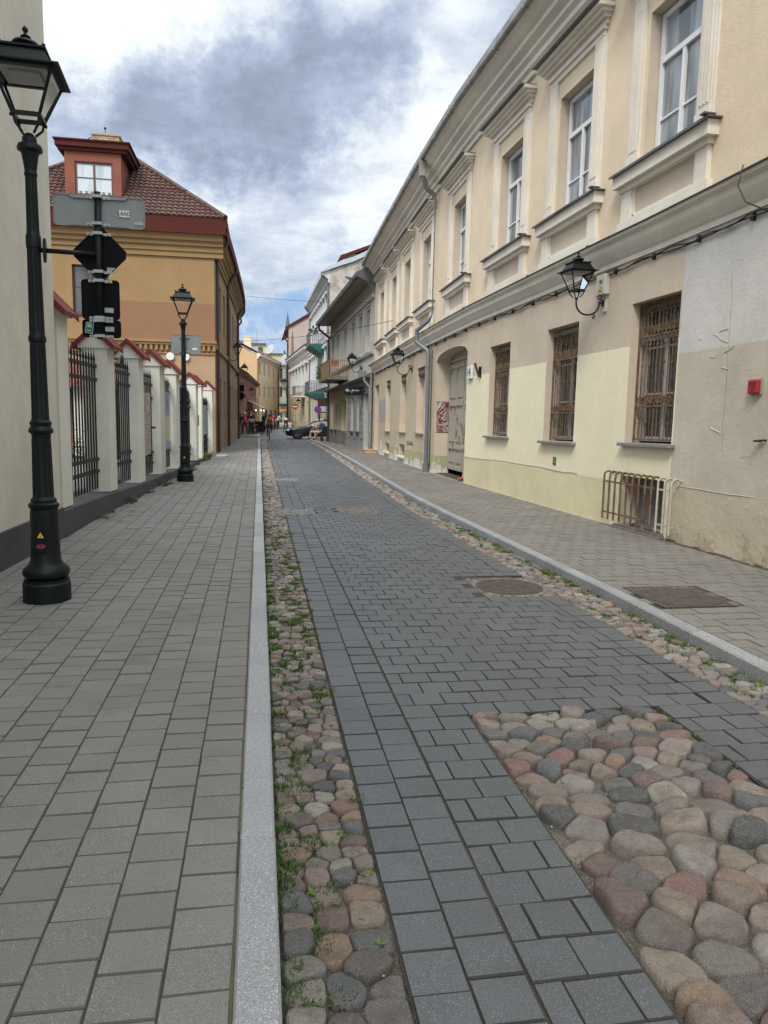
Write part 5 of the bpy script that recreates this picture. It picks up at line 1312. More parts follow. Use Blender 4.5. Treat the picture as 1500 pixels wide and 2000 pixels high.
tag(fl.build('window_flowers',pm('flower_red',(.25,.06,.03),.8,(.05,.09,.02),ns=4,amt=.2),origin=G6(1,0,5.5)),'red and green window box flowers on the pale green building','flowers',kind='stuff')
# --- tan three-storey building, left beyond the crossing
P7=Path([(-.24,84),(2.44,98)],1); st7=stucco('stucco_tan',(.80,.66,.44),streak=.2,var=.93)
b7=empty('tan_building',P7(5,0,0),'tan three-storey building with small white windows on the left beyond the crossing','building')
o7=[(s,s+1.0,z,z+h,.07) for s in (1.0,3.9,6.9,10.2) for z,h in ((3.5,1.5),(5.9,1.5))]+[(s,s+1.3,-.1,2.1,.2) for s in (5,8,11)]
g=MB(P7); wallgrid(g,0,14.25,-.8,8.0,o7); g.build('wall',st7,b7)
for o in o7: window(b7,P7,o[:4],.06,.12,1 if o[2]>1 else 0,(),m_wfar if o[2]>1 else m_black,m_gld)
g=MB(P7); profile(g,[(0,7.55),(.15,7.6),(.15,7.75),(.4,7.9),(.4,8.15),(0,8.2)],-.1,14.4); g.build('cornice',st_trim,b7)
g=MB(P7); profile(g,[(.45,8.15),(-4,10.5),(-4,10.4)],-.1,14.4); g.build('roof',pm('brown_roof',(.12,.06,.05),.8,bs=5,bstr=.5,bd=.05),b7)
g=MB(); g.add([(-.24,83.98,-.5),(-.24,83.98,8.1),(-2.27,83.98,9.0),(-3.4,83.98,9.7),(-6,83.98,9.7),(-6,83.98,-.5)],[tuple(range(6))]); g.build('gable_wall',stucco('stucco_apricot',(.60,.42,.23),streak=.1,var=.95),b7)
g=MB(); g.add([(-.2,83.9,8.15),(-2.3,83.9,9.05),(-1.6,87,9.6),(-.15,87,8.8)],[(0,1,2,3)]); g.build('roof_flashing',m_zinc,b7)
g=MB(); g.box(-1.68,-.88,85,86.2,8.2,10.0); g.box(-1.72,-.84,84.95,86.25,10.0,10.1); g.build('chimney',st7,b7)
pipe(b7,P7,.15,.1,0,8.0,.07,pm('tan_pipe',(.35,.22,.12),.6),over=.35); pipe(b7,P7,14,.1,0,8.0,.07,m_pipe,over=.35)
# --- low rose building with awning
P8=Path([(-1.18,60),(-.27,82)],1); st8=stucco('stucco_rose',(.36,.20,.16),streak=.3)
b8=empty('rose_building',P8(5,0,0),'low rose coloured building with tiled roof beyond the crossing','building')
o8=[(s,s+.9,2.9,4.0,.15) for s in (3,7,11,15,19)]+[(s,s+2.2,-.1,2.0,.3) for s in (2.5,6.5,10.5,15)]
g=MB(P8); wallgrid(g,0,22,-.5,4.7,o8); g.build('wall',st8,b8)
for o in o8: window(b8,P8,o[:4],.13,.1,1,(),m_rframe,m_gld)
g=MB(); g.add([(-1.18,59.98,-.1),(-1.18,59.98,4.7),(-4.2,59.98,6.8),(-5,59.98,6.8),(-5,59.98,-.1)],[tuple(range(5))]); g.build('gable_wall',st8,b8)
g=MB(P8); profile(g,[(0,4.45),(.3,4.6),(.35,4.8),(-3,6.9),(-3,6.6)],-.1,22.2); g.build('roof',pm('dark_tile_far',(.14,.075,.06),.8,bs=6,bstr=.5,bd=.05),b8)
m_awn=pm('pale_awning',(.42,.42,.38),.8)
aw=empty('cafe_awning',P8(8,0,2.3),'pale grey cafe awning with warm lamps beneath, on the rose building','awning')
g=MB(P8); g.add([(3.5,0,2.75),(14,0,2.75),(14,1.35,2.15),(3.5,1.35,2.15),(3.5,1.35,1.98),(14,1.35,1.98)],[(0,1,2,3),(3,2,5,4)]); g.build('canvas',m_awn,aw)
m_lampw=bpy.data.materials.new('warm_lamp'); m_lampw.use_nodes=True; bb=m_lampw.node_tree.nodes['Principled BSDF']; bb.inputs['Emission Color'].default_value=(1,.78,.45,1); bb.inputs['Emission Strength'].default_value=2.5
for k,(s_,d_) in enumerate(((4,1.15),(4.6,.7),(5.5,1.1),(8,1.25))):
    g=MB(P8); g.ball((s_,d_,1.93),.055,n=5,seg=8); g.build('lamp_globe',m_lampw,aw)
for s_ in (7,13): g=MB(P8); g.tube([(s_,1.2,.0),(s_,1.2,2.2)],.03,5); g.build('awning_post',m_black,aw)
# --- backdrop blocks
b9=empty('pale_yellow_block',(0,135,0),'pale yellow apartment block rising behind the tan building','building')
g=MB(); g.box(-6,1.3,135,145,0,13.6); g.box(1.3,9,136,146,0,12.1); g.build('wall',stucco('stucco_lemon',(.55,.5,.3),streak=.1),b9)
g=MB(); g.box(-6.2,1.2,134.7,145,13.6,13.9); g.box(1.3,9.2,135.7,146,12.1,12.3); g.build('roof',m_tin,b9)
g=MB(); g.box(-.2,.6,134.9,135,12.0,13.2); g.box(4,5,135.95,136,9,10); g.build('window',m_gld,b9)
d2=empty('satellite_dish',(2.0,125,12.2),'large pale satellite dish on the roofs behind the tan building','satellite dish'); dish(d2,(1.9,125,12.0),.85,(-.7,-.6,.4)); g=MB(); g.tube([(1.9,125.1,11.9),(1.9,125.1,9)],.05,5); g.build('mast',m_pipe,d2)
an=empty('roof_aerial',(-2,134,13.6),'thin television aerial on the pale yellow block','aerial'); g=MB(); g.tube([(-.4,134.8,13.5),(-.4,134.8,16.5)],.03,4); g.build('mast',m_pipe,an)
# side street right: wall closing behind the car
b10=empty('side_street_building',(14,55,0),'pale building closing the side street to the right behind the parked car','building')
g=MB(); g.box(14,20,44,62,-.2,9); g.build('wall',st_g,b10)
b11=empty('corner_house_left',(-14,57,0),'plain ochre building along the side street on the left','building')
g=MB(); g.box(-22,-12.5,48,64,-.2,9); g.build('wall',st_or,b11)
# left lanterns on the orange building
place(LN[3],PE(6.9,0,4.55),*nrm(PE,6.9),'black wall lantern on the orange building, the nearer of its two',.86)
place(LN[4],PE(15.4,0,4.05),*nrm(PE,15.4),'black wall lantern on the orange building, the farther of its two',.86)
place(LN[5],P8(1.2,0,3.0),*nrm(P8,1.2),'dim black wall lantern on the rose building beyond the crossing',.86)
place(LN[6],P4(6,0,2.6),*nrm(P4,6),'small black wall lantern beside the no entry sign on the cream ornate building',.86)
# lead sealing stack on the far right end roof
st_=empty('roof_debris',WR(35.1,.2,8.6),'broken dark sheet metal hanging at the far end of the yellow building gutter','sheet metal')
g=MB(WR); g.add([(35.4,.7,8.75),(35.2,1.3,8.65),(35.9,1.1,8.8),(36.0,.6,8.9),(35.5,1.4,8.9)],[(0,1,2,3),(0,1,4)]); g.build('sheet',m_black,st_)
# ---------- road signs on the first lamp ----------
m_sgrey=pm('sign_back_grey',(.25,.27,.275),.5,(.20,.22,.225),ns=3,met=.2,stain=.25,streak=.4); m_sblk=pm('sign_back_black',(.003,.003,.005),.55,spec=.12)
m_clamp=pm('steel_clamp',(.42,.43,.43),.4,(.3,.31,.31),ns=20,met=.7); m_lab=pm('label_silver',(.42,.43,.43),.6,(.3,.3,.3),ns=90,amt=.2)
rs=empty('road_sign_bracket',(-1.36,6.9,3.02),'road signs seen from behind on a bracket of the nearest street lamp','road sign')
g=MB(); g.tube([(-1.36,6.9,2.31),(-1.35,6.9,3.53)],.027,12); g.tube([(-1.83,6.91,3.03),(-1.375,6.9,3.02)],.02,10); g.build('bracket_pole',m_lamp,rs,smooth=True)
g=MB(lambda x,y,z:(-1.80+y,6.91+x,3.03+z)); g.prism([(.03*math.cos(t*pi/6),.1*math.sin(t*pi/6)) for t in range(12)],0,.02,'y'); g.build('bracket_flange',m_lamp,rs)
def rrect(x0,x1,z0,z1,r,n=5):
    P=[]
    for cx,cz,a in ((x1-r,z1-r,0),(x0+r,z1-r,90),(x0+r,z0+r,180),(x1-r,z0+r,270)):
        for k in range(n+1): t=R(a+90*k/n); P.append((cx+r*math.cos(t),cz+r*math.sin(t)))
    return P
def plate(poly,mat,name='sign_plate',y=6.945,par=rs,lip=True,th=.004):
    g=MB(); g.prism(poly,y,y+th,'y')
    if lip:
        n=len(poly); 
        g.tube([(x,y-.004,z) for x,z in poly+poly[:1]],.005,4)
    return g.build(name,mat,par)
p_=plate(rrect(-1.715,-.975,3.255,3.505,.035),m_sgrey)
g=MB(); g.prism([(-1.60,3.505),(-1.56,3.48),(-1.14,3.48),(-1.10,3.505)],6.928,6.944,'y'); g.prism([(-1.60,3.258),(-1.56,3.275),(-1.14,3.275),(-1.10,3.258)],6.928,6.944,'y'); g.build('stiffener',m_sgrey,p_)
d_=.228; dm=[]
for k,(cx,cz) in enumerate(((0,1),(-1,0),(0,-1),(1,0))):
    for a in (-.09,.09):
        v=(cx,cz); w_=(-cz,cx); dm.append((-1.35+d_*(v[0]*.93)+w_[0]*a*.3,3.03+d_*(v[1]*.93)+w_[1]*a*.3))
plate(dm,m_sblk); plate(rrect(-1.51,-1.20,2.482,2.812,.03),m_sblk); plate(rrect(-1.51,-1.195,2.328,2.474,.025),m_sblk)
for k,(x0,z) in enumerate(((-1.18,3.32),(-1.255,2.90),(-1.285,2.56),(-1.285,2.40))):
    g=MB(); 
    if k==0: g.box(-1.06,-.985,6.938,6.944,3.285,3.315)
    else: g.box(x0-.04,x0+.035,6.938,6.944,z-.02,z+.02)
    l_=g.build('data_label',m_lab,rs)
for z in (3.49,3.27,3.19,2.875,2.80,2.49,2.465,2.335):
    g=MB(); g.box(-1.45,-1.255,6.925,6.94,z-.011,z+.011); g.box(-1.395,-1.315,6.865,6.925,z-.012,z+.012)
    for x in (-1.43,-1.28): g.ball((x,6.922,z),.009,n=4,seg=6)
    g.build('clamp',m_clamp,rs)
g=MB(); g.box(-1.185,-1.095,6.934,6.944,3.345,3.40); stv=g.build('sticker',m_wsg,rs)
text('sticker_text','LEAD',.043,m_cable,rs,(-1.14,6.932,3.372),frame_rot((1,0,-.03),(.03,0,1)),.001)
g=MB(lambda x,y,z:(-1.455+x*math.cos(.15)+z*math.sin(.15),6.94+y,2.405+z*math.cos(.15)-x*math.sin(.15))); g.box(-.032,.032,-.003,.003,-.045,.045,m=0); g.box(-.028,.028,-.006,-.003,-.04,.04,m=1); g.box(-.018,.018,-.008,-.006,.005,.03,m=2)
g.box(-.015,.015,-.008,-.006,-.028,-.018,m=2); g.build('green_sticker',[m_wsg,pm('sticker_green',(.02,.12,.06),.5),pm('sticker_pale',(.4,.5,.42),.6)],rs)
rs2=empty('road_sign',(-1.75,18.84,3.3),'grey road sign seen from behind on the second street lamp','road sign')
plate(rrect(-2.09,-1.40,3.09,3.53,.03),m_sgrey,y=18.86,par=rs2); g=MB(); g.box(-1.60,-1.48,18.85,18.858,3.18,3.23); g.build('data_label',m_wsg,rs2)
for z_ in (3.46,3.12): g=MB(); g.box(-1.9,-1.66,18.83,18.855,z_,z_+.03); g.build('clamp',m_clamp,rs2)
# ---------- distant signs ----------
def roundsign(name,label,x,y,z,r,kind):
    e=empty(name,(x,y,0),label,'road sign'); g=MB(); g.tube([(x,y,0),(x,y,z+r)],.035,8); g.build('pole',m_fas,e)
    dsc=lambda rr,y0,y1,m: MB().prism([(x+rr*math.cos(t*pi/12),z+rr*math.sin(t*pi/12)) for t in range(24)],y0,y1,'y').build('disc',m,e)
    if kind: 
        dsc(r,y-.07,y-.05,m_red); g=MB(); g.box(x-r*.7,x+r*.7,y-.085,y-.071,z-r*.17,z+r*.17); g.build('white_bar',m_wsg,e)
    else:
        dsc(r,y-.07,y-.05,m_red); dsc(r*.78,y-.085,y-.071,pm('sign_blue',(.02,.06,.38),.5))
        for q in (-1,1):
            g=MB(); g.add([(x-r*.62,y-.09,z-q*r*.52),(x-r*.52,y-.09,z-q*r*.62),(x+r*.62,y-.09,z+q*r*.52),(x+r*.52,y-.09,z+q*r*.62)],[(0,1,2,3)]); g.build('red_bar',m_red,e)
    return e
roundsign('road_sign','red no entry sign with a white bar beside the cream ornate building',3.76,80,2.45,.29,1)
roundsign('road_sign','blue no stopping sign with red cross bars at the side street corner',4.36,56.7,2.05,.27,0)
e=empty('hanging_sign',(3.9,47.2,2.4),'dark brown hanging board on an iron arm at the end of the pale grey building','sign')
g=MB(); g.box(3.62,4.28,47.15,47.2,2.2,2.72); g.build('board',pm('brown_board',(.05,.03,.022),.7),e); g=MB(); g.tube([(3.3,47.17,2.85),(4.4,47.17,2.85)],.02,5); g.tube([(4.4,47.17,2.85),(4.42,47.17,2.5)],.02,5)
for x in (3.7,4.2): g.tube([(x,47.17,2.72),(x,47.17,2.85)],.01,4)
g.build('arm',m_black,e)
e=empty('notice_board',(4.8,57.2,0),'brown wooden notice board with pinned papers at the side street corner','notice board')
g=MB(); g.box(4.45,5.15,57.3,57.36,.8,2.7); g.box(4.45,4.52,57.25,57.4,0,2.8); g.box(5.08,5.15,57.25,57.4,0,2.8); g.build('board',pm('brown_board2',(.09,.05,.035),.7),e)
g=MB(); g.box(4.56,5.04,57.27,57.295,1.9,2.35); g.build('paper',pm('paper_blue',(.35,.4,.45),.7),e); g=MB(); g.box(4.6,5.0,57.27,57.295,1.2,1.8); g.build('paper',m_p1,e)
e=empty('hanging_sign',(-1.35,60.5,3.5),'black hanging signs on the rose building beyond the orange one','sign')
g=MB(); g.box(-1.66,-1.16,59.7,59.76,3.35,3.85); g.build('board',m_sblk,e)
g=MB(); g.prism([(-1.4+.28*math.cos(t*pi/10),3.0+.28*math.sin(t*pi/10)) for t in range(20)],59.7,59.76,'y'); g.build('board',m_sblk,e); g=MB(); g.tube([(-1.7,59.73,3.95),(-1.1,59.73,3.95)],.02,5); g.build('arm',m_black,e)
# ---------- overhead wires ----------
def wire(a,b,sag,label,r=.012):
    a=Vector(a);b=Vector(b); g=MB(); g.tube([a+(b-a)*(k/16)-Vector((0,0,sag*4*(k/16)*(1-k/16))) for k in range(17)],r,4)
    o=g.build('overhead_wire',m_cable,None,origin=tuple(a)); tag(o,label,'wire'); return o
wire((-.95,45,8.43),(5.15,35,6.9),.12,'upper thin wire strung over the street to the pale grey building')
wire((-1.35,47.8,6.1),(5.1,29,5.35),.2,'lower thin wire strung over the street to the yellow building')
wire((-.9,64,3.9),(4.3,64,4.2),.25,'faint wire sagging low across the far end of the street')
# ---------- small things on the pavement ----------
e=tag(MB().cham(-1.62,-1.22,28.7,29.5,0,.09,.02).build('concrete_slab',pm('light_concrete',(.42,.42,.41),.85,bs=40),None,origin=(-1.42,29.1,0)),'pale concrete slab lying on the left pavement near the last fence pillar','slab')
e=empty('wooden_step',(4.95,33.4,0),'low plywood step box in front of the doorway at the end of the yellow building','step'); g=MB(); g.box(4.66,5.2,33.0,33.85,0.002,.15); g.build('box',pm('plywood',(.50,.33,.17),.7,(.40,.26,.13),ns=5),e,bevel=.004); g=MB(); g.box(4.64,5.22,32.98,33.87,.15,.17); g.build('top_board',pm('plywood_top',(.45,.34,.22),.7),e)
# ---------- car ----------
m_cpaint=pm('car_black_paint',(.008,.009,.011),.2,spec=.35,coat=.0); m_tyre=pm('tyre',(.015,.015,.015),.85); m_rim=pm('alloy_rim',(.25,.26,.27),.3,met=.8); m_cgl=glass('car_glass',(.04,.06,.06),.04,.8,(.16,.22,.22)); m_hl=pm('headlight',(.65,.68,.7),.12,spec=.9); m_chr=pm('dark_trim',(.01,.01,.01),.5)
car=empty('parked_car',(1.85,53.2,-.1),'black saloon car nosing out of the side street, front half in view','car')
# stations along length x (0 front .. 4.6 rear): half width, sill z, hood/belt z, roof z, roof half width
ST=[(.0,.60,.32,.52,None,0),(.06,.74,.24,.66,None,0),(.25,.86,.20,.74,None,0),(.7,.90,.19,.86,None,0),(1.25,.91,.19,.94,None,0),(1.40,.91,.19,.96,.97,.70),(1.75,.91,.19,.965,1.20,.63),(2.15,.91,.19,.97,1.38,.59),(2.7,.91,.19,.97,1.43,.58),(3.3,.91,.19,.97,1.39,.57),(3.8,.90,.20,.98,1.20,.58),(4.15,.88,.22,.97,.98,.62),(4.45,.80,.28,.92,None,0),(4.6,.66,.34,.80,None,0)]
T=lambda x,y,z:(1.85+x,53.2+.92+y,-.1+z)
g=MB(T); vs=[];fs=[];K=10
for x,w,z0,zb,zr,rw in ST:
    zm=(z0+zb)/2
    vs+=[(x,-w*.92,z0),(x,-w,z0+.12),(x,-w,zm+.05),(x,-w*.97,zb-.06),(x,-w*.84,zb),(x,w*.84,zb),(x,w*.97,zb-.06),(x,w,zm+.05),(x,w,z0+.12),(x,w*.92,z0)]
for i in range(len(ST)-1):
    for j in range(K): 
        fs.append((i*K+j,i*K+(j+1)%K,(i+1)*K+(j+1)%K,(i+1)*K+j))
fs+= [tuple(range(K)),tuple((len(ST)-1)*K+j for j in range(K))]
g.add(vs,fs); body=g.build('body',m_cpaint,car,smooth=True); sb=body.modifiers.new('s','SUBSURF'); sb.levels=sb.render_levels=2
g=MB(T); vs=[];fs=[]; C_=[s for s in ST if s[4]]
for x,w,z0,zb,zr,rw in C_: vs+=[(x,-w*.86,zb-.03),(x,-rw-.02,zr-.05),(x,-rw*.8,zr),(x,rw*.8,zr),(x,rw+.02,zr-.05),(x,w*.86,zb-.03)]
for i in range(len(C_)-1):
    for j in range(5): fs.append((i*6+j,i*6+j+1,(i+1)*6+j+1,(i+1)*6+j))
g.add(vs,fs); g.build('cabin_glass',m_cgl,car,smooth=True)
g=MB(T)
for q in (-1,1):
    P=[(x,q*(rw+.03),zr-.045) for x,w,z0,zb,zr,rw in C_]; g.tube(P,.032,6)
    for i in (3,5): 
        x,w,z0,zb,zr,rw=C_[i-1]; g.tube([(x,q*(w*.87),zb-.02),(x+.03,q*(rw+.03),zr-.05)],.03,6)
vs=[];fs=[];CC=[c for c in C_ if c[0]>2.1 and c[0]<3.9]
for x,w,z0,zb,zr,rw in CC: vs+=[(x,-rw-.03,zr-.035),(x,-rw*.8,zr+.014),(x,rw*.8,zr+.014),(x,rw+.03,zr-.035)]
for i in range(len(CC)-1):
    for j in range(3): fs.append((i*4+j,i*4+j+1,i*4+j+5,i*4+j+4))
g.add(vs,fs); g.build('roof_frame',m_cpaint,car,smooth=True)
for x in (.85,3.65):
    for q in (-1,1):
        yc=q*.80; TT=lambda a,b,c,x=x,yc=yc,q=q: T(x+a,yc+c*q,.325+b)
        g=MB(TT); g.lathe([(.20,-.1),(.29,-.1),(.325,-.07),(.325,.08),(.29,.105),(.22,.11)],28); w_=g.build('wheel',m_tyre,car,auto=40)
        g=MB(TT); g.lathe([(.225,.10),(.225,.06),(.05,.085)],24)
        for k in range(7):
            a=2*pi*k/7; g.tube([(.04*math.cos(a),.04*math.sin(a),.10),(.215*math.cos(a),.215*math.sin(a),.112)],.018,5)
        g.build('rim',m_rim,w_)
        g=MB(TT); g.lathe([(.375,.03),(.375,.118),(.33,.118),(.33,.03)],28); g.build('wheel_arch',m_chr,car)
for q in (-1,1):
    g=MB(T); g.ball((.2,q*.66,.62),.13,1.2,1.3,.5,n=6,seg=10); g.build('headlight',m_hl,car,smooth=True)
    g=MB(T); g.ball((1.75,q*.98,.98),.1,.6,1,.65,n=6,seg=10); g.tube([(1.72,q*.85,.95),(1.75,q*.95,.96)],.02,5); g.build('mirror',m_cpaint,car,smooth=True)
    g=MB(T)
    for x0 in (2.35,3.25): g.box(x0,x0+.16,q*.905,q*.925,.74,.765)
    g.build('door_handle',m_cpaint,car)
g=MB(T); g.box(-.02,.06,-.35,.35,.42,.60); g.build('grille',m_chr,car); g=MB(T); g.box(-.03,-.015,-.26,.26,.33,.43); g.build('number_plate',m_wsg,car)
# ---------- people ----------
def cm(name,c,r=.8): return pm('cloth_'+name,c,r,ns=8,bs=70,bstr=.2)
SK=pm('skin',(.42,.25,.18),.55,(.36,.21,.15),ns=12)
BASE=dict(pel=(0,0,.94),sp=(0,0,1.12),ch=(0,.01,1.30),nk=(0,.01,1.47),hd=(0,-.005,1.56),ht=(0,0,1.67),
 sl=(-.17,.01,1.42),sr=(.17,.01,1.42),el=(-.23,.02,1.15),er=(.23,.02,1.15),wl=(-.24,-.05,.91),wr=(.24,-.05,.91),
 hl=(-.09,0,.90),hr=(.09,0,.90),kl=(-.10,-.02,.49),kr=(.10,-.02,.49),al=(-.10,.02,.09),ar=(.10,.02,.09),tl=(-.12,-.15,.035),tr=(.12,-.15,.035))
RAD=dict(pel=.145,sp=.125,ch=.145,nk=.058,hd=.088,ht=.085,sl=.07,sr=.07,el=.047,er=.047,wl=.032,wr=.032,hl=.098,hr=.098,kl=.066,kr=.066,al=.046,ar=.046,tl=.036,tr=.036)
ED=[('pel','sp','top'),('sp','ch','top'),('ch','nk','skin'),('nk','hd','skin'),('hd','ht','skin'),('ch','sl','top'),('ch','sr','top'),('sl','el','sleeve'),('sr','er','sleeve'),('el','wl','fore'),('er','wr','fore'),
 ('pel','hl','leg'),('pel','hr','leg'),('hl','kl','leg'),('hr','kr','leg'),('kl','al','shin'),('kr','ar','shin'),('al','tl','shoe'),('ar','tr','shoe')]
def person(label,loc,rot,mats,pose={},sc=1.,hair=None,hairlong=0,hat=None,fat=1.,extra=None):
    J=dict(BASE); J.update(pose); names=list(J); e=empty('person',(0,0,0),label,'person')
    vs=[Vector(J[n]) for n in names]; rad=[RAD[n]*(fat if n in('pel','sp','ch') else 1) for n in names]; ed=[(names.index(a),names.index(b)) for a,b,_ in ED]; reg=[(Vector(J[a]),Vector(J[b]),r) for a,b,r in ED]
    for s_,q in (('l',-1),('r',1)):
        w=Vector(J['w'+s_]); d=(w-Vector(J['e'+s_])).normalized(); side=d.cross(Vector((0,1,0.3))).normalized(); 
        palm=w+d*.07; iw=names.index('w'+s_); vs.append(palm); rad.append(.03); ip=len(vs)-1; ed.append((iw,ip)); reg.append((w,palm,'skin'))
        nrm_=d.cross(side)
        for k,ln in enumerate((.075,.085,.08,.06)):
            b=palm+side*(k-1.5)*.021+d*.01; m_=b+d*ln*.55+nrm_*.008; t=m_+d*ln*.4+nrm_*.022
            for p,r in ((m_,.009),(t,.0075)): vs.append(p); rad.append(r)
            ed+= [(ip,len(vs)-2),(len(vs)-2,len(vs)-1)]; reg.append((palm,t,'skin'))
        t1=w+d*.03+side*-.035*q*-q; t2=t1+d*.04-side*.012
        for p,r in ((t1,.011),(t2,.009)): vs.append(p); rad.append(r)
        ed+=[(iw,len(vs)-2),(len(vs)-2,len(vs)-1)]; reg.append((w,t2,'skin'))
    hd=Vector(J['hd']);ht=Vector(J['ht']); up=(ht-hd).normalized()
    me=bpy.data.meshes.new('body'); me.from_pydata(vs,ed,[]); o=bpy.data.objects.new('tmp',me); COL.objects.link(o)
    sk=o.modifiers.new('s','SKIN'); sk.use_smooth_shade=True
    for v,r in zip(me.skin_vertices[0].data,rad): v.radius=(r,r)
    me.skin_vertices[0].data[0].use_root=True
    ss=o.modifiers.new('u','SUBSURF'); ss.levels=ss.render_levels=2
    dg=bpy.context.evaluated_depsgraph_get(); m2=bpy.data.meshes.new_from_object(o.evaluated_get(dg)); bpy.data.objects.remove(o)
    keys=['top','sleeve','fore','leg','shin','shoe','skin']; m2.materials.clear()
    for k in keys: m2.materials.append(mats.get(k) or (mats['top'] if k=='sleeve' else (mats['leg'] if k=='shin' else SK)))
    for p in m2.polygons:
        c=p.center; best=None
        for a,b,r in reg:
            ab=b-a; t=max(0,min(1,(c-a).dot(ab)/max(ab.length_squared,1e-6))); d=(c-(a+ab*t)).length
            if r=='skin' and a==Vector(J['ch']) and t<.6: r='top'
            if best is None or d<best[0]: best=(d,r)
        p.material_index=keys.index(best[1])
    m2.polygons.foreach_set('use_smooth',[True]*len(m2.polygons)); m2.name='body'
    b=bpy.data.objects.new('body',m2); COL.objects.link(b); b.parent=e; WP[b.name]=Vector((0,0,0))
    # face: nose, ears, eyes
    fwd=Vector(pose.get('face',(0,-1,0))).normalized(); sd=fwd.cross(up).normalized(); cc=hd+(ht-hd)*.45
    g=MB(); n_=cc+fwd*.095-up*.015; g.ball(tuple(n_),.017,n=5,seg=6)
    for q in (-1,1): g.ball(tuple(cc+sd*q*.088-up*.01),.024,.5,.8,1.2,n=5,seg=6)
    g.build('nose_and_ears',SK,e,smooth=True)
    g=MB(); 
    for q in (-1,1): g.ball(tuple(cc+fwd*.082+sd*q*.032+up*.02),.011,n=4,seg=6)
    g.ball(tuple(cc+fwd*.083-up*.055),.016,1.3,.6,.35,n=4,seg=6); g.build('eyes_and_mouth',pm('eye_dark',(.05,.025,.02),.4),e)
    if hair:
        g=MB(); tc_=hd+(ht-hd)*.68-fwd*.018; g.ball(tuple(tc_),.108,.95,1.02,.88,n=8,seg=12)
        if hairlong: g.tube([tuple(tc_-fwd*.05),tuple(tc_-fwd*.085-up*.12),tuple(tc_-fwd*.09-up*hairlong)],[.09,.08,.03],8)
        ho=g.build('hair',hair,e,smooth=True)
    if hat: 
        g=MB(); t_=ht+up*.02; g.lathe([(.19,t_.z-.03),(.11,t_.z-.01),(.105,t_.z+.07),(.06,t_.z+.10)],14,(t_.x,t_.y)); g.build('hat',hat,e,smooth=True)
    if extra: extra(e)
    e.location=loc; e.rotation_euler=(0,0,rot); e.scale=(sc,)*3; return e
BK=cm('black',(.012,.012,.014)); NV=cm('navy',(.02,.03,.06)); WH=cm('white',(.6,.6,.58)); RD=cm('red',(.35,.02,.03)); OR_=cm('rust',(.26,.11,.025)); GY=cm('grey_shorts',(.22,.20,.18)); DN=cm('denim_blue',(.05,.10,.20)); BG=cm('beige',(.42,.35,.27)); SH=pm('dark_shoe',(.02,.02,.02),.6); WSH=pm('white_shoe',(.6,.6,.6),.6)
HB=pm('hair_brown',(.05,.03,.02),.6); HG=pm('hair_grey',(.42,.40,.38),.7); HBL=pm('hair_blond',(.30,.20,.11),.6)
def backpack(col):
    def f(e):
        g=MB(); g.ball((0,.2,1.2),.15,1,.55,1.35,n=8,seg=12); b=g.build('backpack',col,e,smooth=True)
        g=MB()
        for q in (-1,1): g.tube([(q*.1,.13,1.36),(q*.11,-.02,1.48),(q*.12,-.14,1.34),(q*.13,-.06,1.12),(q*.12,.12,1.06)],.018,5)
        g.build('strap',col,b)
    return f
person('person with a pink backpack and pale hat seen from behind',(-1.08,57.6,0),pi+.1,dict(top=BK,leg=NV,shoe=WSH),dict(al=(-.17,.02,.09),ar=(.17,.02,.09),tl=(-.19,-.14,.035),tr=(.19,-.14,.035),kl=(-.14,0,.49),kr=(.14,0,.49)),.99,HBL,.2,cm('hat',(.5,.42,.3)),extra=backpack(pm('pink_nylon',(.65,.02,.12),.5)))
person('person in a dark jacket half hidden by the one with the backpack',(-1.42,58.3,0),pi-.2,dict(top=BK,fore=BK,leg=cm('grey_jeans',(.14,.17,.2)),shoe=WSH),{},.98,HB,.12)
person('bald person in black clothes facing the camera with clasped hands',(-.62,58.1,0),.1,dict(top=BK,leg=BK,shoe=SH),dict(wl=(-.03,-.2,1.0),wr=(.05,-.2,.98),el=(-.25,-.02,1.14),er=(.25,-.02,1.14),al=(-.14,.02,.09),ar=(.14,.02,.09)),1.08,None,fat=1.15)
person('person in dark clothes standing in the road behind the cyclist',(.5,75.5,0),pi,dict(top=NV,fore=NV,leg=BK,shoe=SH),{},1.0,HG)
person('person in a red top at the far cafe tables',(1.4,76.5,0),.5,dict(top=RD,leg=BK,shoe=SH),dict(wl=(-.1,-.3,1.05)),.98,HB,.2)
person('person in a white shirt leaning to a far cafe table',(1.75,73.2,0),-pi/2+.2 if 0 else pi/2,dict(top=WH,leg=BK,shoe=WSH),dict(ch=(0,-.14,1.27),nk=(0,-.22,1.42),hd=(0,-.27,1.50),ht=(0,-.30,1.60),sl=(-.17,-.15,1.37),sr=(.17,-.15,1.37),el=(-.2,-.3,1.15),er=(.2,-.3,1.15),wl=(-.15,-.5,1.05),wr=(.15,-.5,1.05)),1.02,HB)
person('person in a pale top and black trousers bending over beyond the parked car',(2.78,80.5,0),pi,dict(top=cm('cream',(.55,.5,.44)),leg=BK,shoe=SH),dict(sp=(0,-.1,1.08),ch=(0,-.3,1.15),nk=(0,-.42,1.14),hd=(0,-.50,1.10),ht=(0,-.58,1.06),sl=(-.17,-.3,1.12),sr=(.17,-.3,1.12),el=(-.2,-.38,.9),er=(.2,-.38,.9),wl=(-.15,-.45,.7),wr=(.15,-.45,.7)),1.05,HB)
